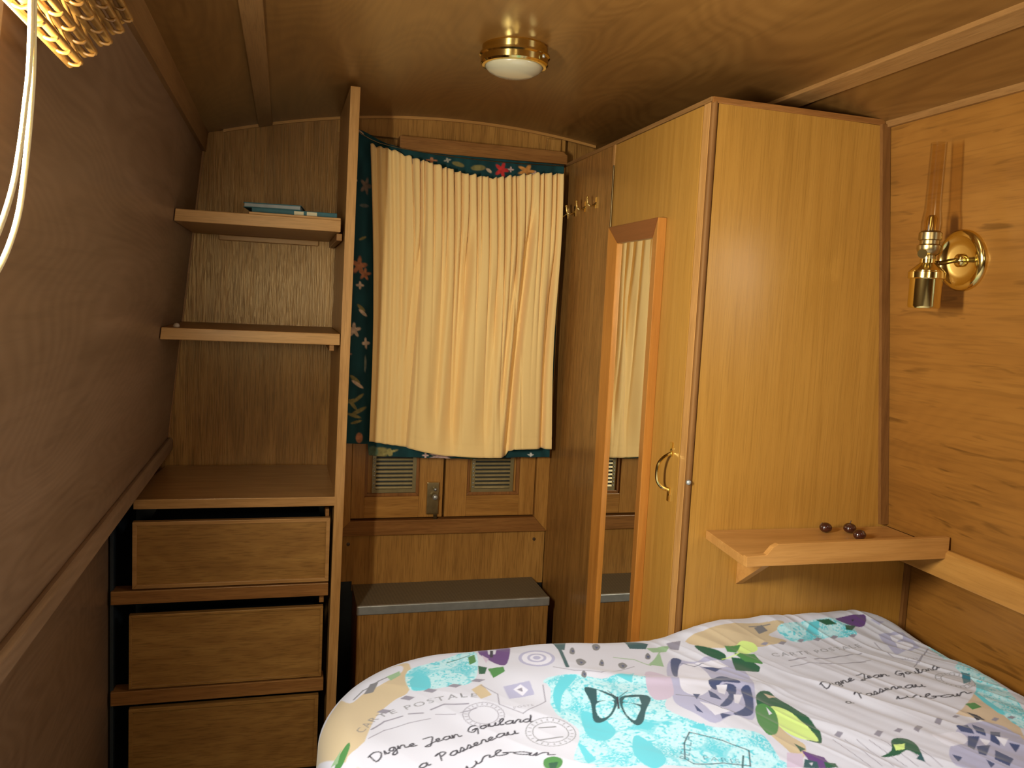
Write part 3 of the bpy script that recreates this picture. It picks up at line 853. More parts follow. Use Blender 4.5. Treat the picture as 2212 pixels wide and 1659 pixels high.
for q in ((-.315, 1.70, .020, .030, 0, (.17, .12, .08), 5), (-.350, 1.715, .010, .015, 0, CRM, 4), (-.318, 1.640, .016, .006, 0, (.10, .11, .09), 0), (-.335, 1.86, .012, .004, -.6, CRM, 0),
          (-.320, 1.540, .014, .004, .5, KHA, 0), (-.328, 1.455, .028, .034, .2, PEACH, 5), (-.310, 1.430, .022, .022, .2, PEACH, 5), (-.324, 1.395, .014, .014, 0, CRM, 4),
          (-.318, 1.325, .018, .006, -.7, KHA, 0), (-.312, 1.310, .018, .006, -.7, CRM, 0),
          (-.338, 1.255, .024, .026, .3, CRM, 5), (-.300, 1.215, .014, .020, .1, CRM, 4), (-.353, 1.180, .012, .016, 0, (.30, .17, .10), 5),
          (-.330, 1.10, .022, .007, -.7, KHA, 0), (-.322, 1.085, .024, .006, -.6, CRM, 0), (-.320, 1.04, .026, .006, .7, KHA, 0), (-.335, 1.02, .024, .006, -.9, KHA, 0), (-.316, 1.0, .030, .007, .5, KHA, 0), (-.330, .985, .026, .006, -.3, KHA, 0), (-.345, 1.03, .020, .005, .5, KHA, 0), (-.322, .965, .020, .005, .3, KHA, 0),
          (-.312, .915, .012, .018, 0, PEACH, 0), (-.300, 1.15, .004, .03, 0, (.16, .19, .14), 0),
          (-.115, 1.795, .020, .010, 0, PEACH, 4), (-.065, 1.800, .014, .008, .3, (.40, .38, .30), 4), (-.03, 1.79, .022, .008, -.2, KHA, 0), (.035, 1.785, .026, .010, .1, KHA, 0), (.07, 1.78, .012, .006, -.5, CRM, 0),
          (.112, 1.785, .026, .028, 0, RED, 5), (.142, 1.79, .012, .010, 0, PNK, 4), (.195, 1.79, .036, .022, 0, ORG, 5), (.225, 1.782, .012, .012, 0, PNK, 4),
          (.312, 1.585, .010, .030, 0, (.10, .13, .06), 0), (.313, 1.555, .007, .022, 0, CRM, 0), (.314, 1.49, .008, .05, 0, (.45, .33, .30), 0), (.313, 1.40, .009, .05, .1, GRN, 0), (.314, 1.30, .007, .05, -.1, KHA, 0), (.313, 1.22, .006, .05, 0, KHA, 0),
          (-.245, .868, .030, .020, .2, KHA, 0), (-.215, .870, .030, .014, .3, (.33, .29, .10), 4), (-.268, .87, .02, .02, 0, (.08, .13, .08), 0),
          (-.045, .858, .050, .016, 0, PNK, 7), (-.10, .86, .012, .010, 0, PNK, 4), (.06, .862, .03, .014, .2, GRN, 0), (.100, .860, .055, .014, .1, (.26, .24, .08), 6), (.255, .862, .012, .008, 0, (.6, .6, .55), 4)):
    blob(*q)
rs = np.random.RandomState(5)
for k in range(60):     # the print goes on behind the lining
    x_, z_ = rs.uniform(-.24, .28), rs.uniform(.93, 1.72)
    blob(x_, z_, rs.uniform(.012, .035), rs.uniform(.006, .030), rs.uniform(0, 3), [PEACH, CRM, KHA, KHA, GRN, RED, ORG][rs.randint(7)], [0, 5, 4][rs.randint(3)])
FLO = cloth_mat('teal_floral_cotton', attr='print', weave=700, sheen=.15)
grid_mesh('floral_face', np.stack([X, Yf, Z], -1), FLO, cu, colors=TE, thick=.0012, loc=(0, -.045, 1.33))
obj('curtain_wire', tube([(-.366, -.052, 1.872), (-.28, -.05, 1.83), (-.10, -.05, 1.812), (.12, -.05, 1.808), (.325, -.05, 1.815)], .0014, 8, 5), BRASS_K, cu, smooth=True)

# ------------------------------------------------------------------ bed
def ridge(u, v, ang, wl, seed, warp=.5):
    a = u*math.cos(ang)+v*math.sin(ang); b = -u*math.sin(ang)+v*math.cos(ang)
    p = b/wl+warp*2*(vnoise(a*2.2+7, b*5+seed, seed)-.5)
    t = vnoise(p+40, a*2.0+9, seed+1)
    return 1-np.abs(2*t-1)
def duvet_pos(u, v):
    """cloth coordinates (metres, flat) -> world position of the draped duvet"""
    u = np.asarray(u, float); v = np.asarray(v, float)
    r = .062
    xL, xR, yF = -.474, .925, -.968
    cx_, hx = (xL+xR)/2, (xR-xL)/2
    # rounded corners: 0.27 on the gangway side, 0.10 against the wall
    rad = np.where(u < cx_, .27, .10)
    qx = np.abs(u-cx_)-(hx-rad); qy = v-(yF-rad)
    d = np.hypot(np.maximum(qx, 0), np.maximum(qy, 0))+np.minimum(np.maximum(qx, qy), 0)-rad
    # outward normal
    both = (qx > 0) & (qy > 0)
    ln_ = np.hypot(qx, qy)+1e-9
    nx = np.where(both, qx/ln_, np.where(qx > qy, 1.0, 0.0))*np.sign(u-cx_)
    ny = np.where(both, qy/ln_, np.where(qx > qy, 0.0, 1.0))
    t = np.maximum(d+r, 0)
    th = np.minimum(t/r, PI/2)
    ex = np.maximum(t-r*PI/2, 0)
    x = u-nx*t+nx*(r*np.sin(th)+.06*ex); y = v-ny*t+ny*(r*np.sin(th)+.06*ex)
    drop = r*(1-np.cos(th))+ex
    side = sstep(.26, .46, u)
    z = .616+.012*(vnoise(u*4.5+2, v*4.5, 21)-.5)*2+.006*sstep(-.2, .1, u)
    z = z+.036*side*sstep(-1.16, -.985, v)*(1-.55*sstep(.80, .95, u))+.004*side
    wr_ = .0065*(ridge(u, v, -.95, .055, 31)-.5)*(.25+.75*sstep(.20, .50, u))
    wr_ = wr_+.004*(ridge(u, v, -.55, .10, 35)-.5)+.004*(ridge(u, v, -1.1, .022, 37)-.5)*sstep(.1, .5, u)
    wr_ = wr_+.007*np.exp(-((v+1.16+.30*(u-.05))/.020)**2)*sstep(-.02, .08, u)*(1-sstep(.36, .5, u))
    wr_ = wr_+.004*(vnoise(u*14, v*14, 23)-.5)
    # vertical gathers on the hanging flank
    along = np.where(np.abs(nx) > .5, v, u)
    fl = .006*(vnoise(along*30, ex*2, 25)-.5)*sstep(0, .08, ex)
    x = x+nx*fl; y = y+ny*fl
    z = z+wr_*(1-.6*sstep(0, r, t))-drop
    # the foot is pushed up against the wardrobe front
    lim = np.where(x > .325, -.9965-.02*sstep(.93, 1, x), 9)
    y = np.minimum(y, lim)
    x = np.minimum(x, .955)
    return np.stack([x, y, z], -1)

# printed cotton: shapes in millimetres on the flat cloth, rasterised to point colours on the duvet's own grid
PAL_ = [(.535, .565, .69), (.49, .41, .28), (.10, .52, .66), (.040, .062, .17), (.36, .38, .58), (.62, .65, .80), (.012, .085, .045), (.055, .21, .06), (.55, .76, .25),
        (.10, .040, .19), (.22, .22, .30), (.022, .022, .040), (.025, .16, .24), (.15, .16, .19), (.50, .41, .31), (.48, .42, .58), (.8, .7, .3), (.24, .40, .25), (.015, .075, .095)]
STEP = .0018
gu = np.arange(-.72, 1.00, STEP)
gv = np.concatenate([np.linspace(-3.0, -1.66, 60)[:-1], np.arange(-1.66, -.80, STEP)])
U, V = np.meshgrid(gu, gv)
CAN = np.zeros(U.shape+(3,)); CAN[:] = PAL_[0]
def window_of(x0, x1, y0, y1):
    i0, i1 = np.searchsorted(gu, [x0-.004, x1+.004]); j0, j1 = np.searchsorted(gv, [y0-.004, y1+.004])
    return slice(max(j0-1, 0), j1+1), slice(max(i0-1, 0), i1+1)
def inside(pts, X, Y):
    m = np.zeros(X.shape, bool); n = len(pts)
    for i in range(n):
        (xa, ya), (xb, yb) = pts[i], pts[(i+1) % n]
        if ya == yb: continue
        c = (ya > Y) != (yb > Y)
        m ^= c & (X < (xb-xa)*(Y-ya)/(yb-ya)+xa)
    return m
def paint_poly(pts, col, lace=False):
    pts = np.array(pts, float); w_ = window_of(pts[:, 0].min(), pts[:, 0].max(), pts[:, 1].min(), pts[:, 1].max())
    X, Y = U[w_], V[w_]
    if X.size == 0: return
    m = np.zeros(X.shape)
    for dx, dy in ((-.25, -.25), (.25, -.25), (-.25, .25), (.25, .25)):
        m += inside(pts, X+dx*STEP, Y+dy*STEP)*.25
    m = m[..., None]
    c = np.array(col)
    if lace:
        n1 = vnoise(X*210, Y*210, 41); n2 = vnoise(X*17+3, Y*17, 43); n3 = vnoise(X*420, Y*420, 45)
        rr = np.hypot((X*11) % 1-.5, (Y*11) % 1-.5)
        k = np.clip((n1-.20)*4, 0, 1)*np.clip((.56-rr)*9+.22*np.sin(rr*60), 0, 1)*(.60+.40*n3)
        k = np.maximum(k, .7*np.clip((n3-.50)*6, 0, 1)*np.clip((n2-.30)*4, 0, 1))
        c = c*(1-k[..., None])+np.array((.50, .74, .85))*k[..., None]
    CAN[w_] = CAN[w_]*(1-m)+c*m
def paint_stroke(pts, wd, col, k=1.0):
    col = np.array(col)
    for (xa, ya), (xb, yb) in zip(pts[:-1], pts[1:]):
        w_ = window_of(min(xa, xb)-wd, max(xa, xb)+wd, min(ya, yb)-wd, max(ya, yb)+wd)
        X, Y = U[w_], V[w_]
        if X.size == 0: continue
        dx, dy = xb-xa, yb-ya; L = dx*dx+dy*dy+1e-12
        t = np.clip(((X-xa)*dx+(Y-ya)*dy)/L, 0, 1)
        d = np.hypot(X-xa-t*dx, Y-ya-t*dy)
        m = (np.clip((wd/2-d)/STEP+.5, 0, 1)*k)[..., None]
        CAN[w_] = CAN[w_]*(1-m)+col*m
def arc_frame(base):
    b = [Vector((p[0], p[1])) for p in base]
    b = [Vector((p.x, p.y)) for p in catmull([(q.x, q.y, 0) for q in b], 8)] if len(b) > 2 else b
    ds = [0]
    for p, q in zip(b[:-1], b[1:]): ds.append(ds[-1]+(q-p).length)
    def at(s):
        s = max(0, min(ds[-1]-1e-6, s))
        k = max(i for i in range(len(ds)) if ds[i] <= s); k = min(k, len(b)-2)
        t = (b[k+1]-b[k]).normalized(); return b[k]+t*(s-ds[k]), t
    return at, ds[-1]
def letter_shapes(text):
    cu_ = bpy.data.curves.new('lettering', 'FONT'); cu_.body = text; cu_.size = 1; cu_.space_character = 1.25; cu_.resolution_u = 3
    o = bpy.data.objects.new('lettering', cu_); COL.objects.link(o)
    dg = bpy.context.evaluated_depsgraph_get(); me = o.evaluated_get(dg).to_mesh()
    vs = [v.co.copy() for v in me.vertices]; fs = [list(p.vertices) for p in me.polygons]
    o.evaluated_get(dg).to_mesh_clear(); bpy.data.objects.remove(o); bpy.data.curves.remove(cu_)
    return vs, fs
def paint_text(text, h, base, col):
    at, L = arc_frame(base); vs, fs = letter_shapes(text)
    x0 = min(v.x for v in vs); x1 = max(v.x for v in vs)
    q = []
    for v in vs:
        p, t = at((v.x-x0)/(x1-x0)*L); n = Vector((-t.y, t.x)); q.append(p+n*(v.y*h*1.35))
    for f in fs: paint_poly([(q[i].x, q[i].y) for i in f], col)
    # thicken to the weight of the print
CUR = {'a': (.95, [(.8, .85), (.45, 1), (.1, .5), (.3, 0), (.65, .2), (.8, .9), (.78, .1), (1, .1)]), 'b': (.8, [(0, .2), (.35, 1.6), (.3, 2), (.15, 1.5), (.15, .1), (.5, 0), (.65, .5), (.45, .8), (.9, .7)]),
       'r': (.65, [(0, .2), (.2, .9), (.35, 1.05), (.5, .8), (.45, .2), (.65, .1)]), 'u': (.95, [(0, .3), (.15, 1), (.15, .2), (.4, 0), (.65, .4), (.7, 1), (.7, .1), (.95, .1)]),
       'n': (.95, [(0, .2), (.12, 1), (.12, 0), (.35, .9), (.6, .9), (.65, .1), (.95, .1)]), 'o': (.8, [(.6, .9), (.2, .9), (.08, .4), (.35, 0), (.65, .4), (.5, .95), (.85, .8)]),
       'e': (.7, [(0, .2), (.45, .6), (.4, 1), (.12, .7), (.2, .05), (.7, .2)]), 'i': (.45, [(0, .2), (.15, 1), (.2, .1), (.45, .1)]), 's': (.65, [(0, .1), (.35, 1.1), (.45, .4), (.2, 0), (.65, .15)]),
       'l': (.5, [(0, .2), (.4, 1.5), (.3, 2), (.12, 1.4), (.2, .05), (.5, .15)]), 'd': (.95, [(.7, .9), (.35, 1), (.08, .4), (.35, 0), (.65, .4), (.8, 2.1), (.72, .1), (.95, .1)]),
       'g': (.9, [(.7, .9), (.35, 1), (.1, .5), (.4, .1), (.7, .9), (.6, -.8), (.2, -1), (.15, -.6), (.9, .2)]), 'D': (1.4, [(.2, 1.9), (.25, 0), (.9, .2), (1.2, 1.2), (.7, 2), (0, 1.8)]),
       'J': (1.0, [(0, 1.9), (.9, 2), (.7, .5), (.4, -.8), (0, -.6), (.9, .2)]), 'G': (1.2, [(1, 1.7), (.5, 2), (.1, 1), (.5, .1), (.9, .8), (.5, .8), (1, .8), (.8, -.9)]), 'P': (1.1, [(.3, 0), (.5, 2), (.1, 1.7), (.7, 2.1), (1, 1.5), (.5, 1)])}
def paint_hand(text, h, wd, base, col):
    at, L = arc_frame(base)
    tot = sum(CUR[c][0] if c in CUR else .7 for c in text); sc = L/tot; x = 0
    for c in text:
        if c in CUR:
            a, pts = CUR[c]
            q = []
            for (px_, py_) in [(p.x, p.y) for p in catmull([(p[0], p[1], 0) for p in pts], 3)]:
                p, t = at((x+px_+.28*py_*h/sc)*sc); n = Vector((-t.y, t.x)); r_ = p+n*(py_*h); q.append((r_.x, r_.y))
            paint_stroke(q, wd, col); x += a
        else: x += .7
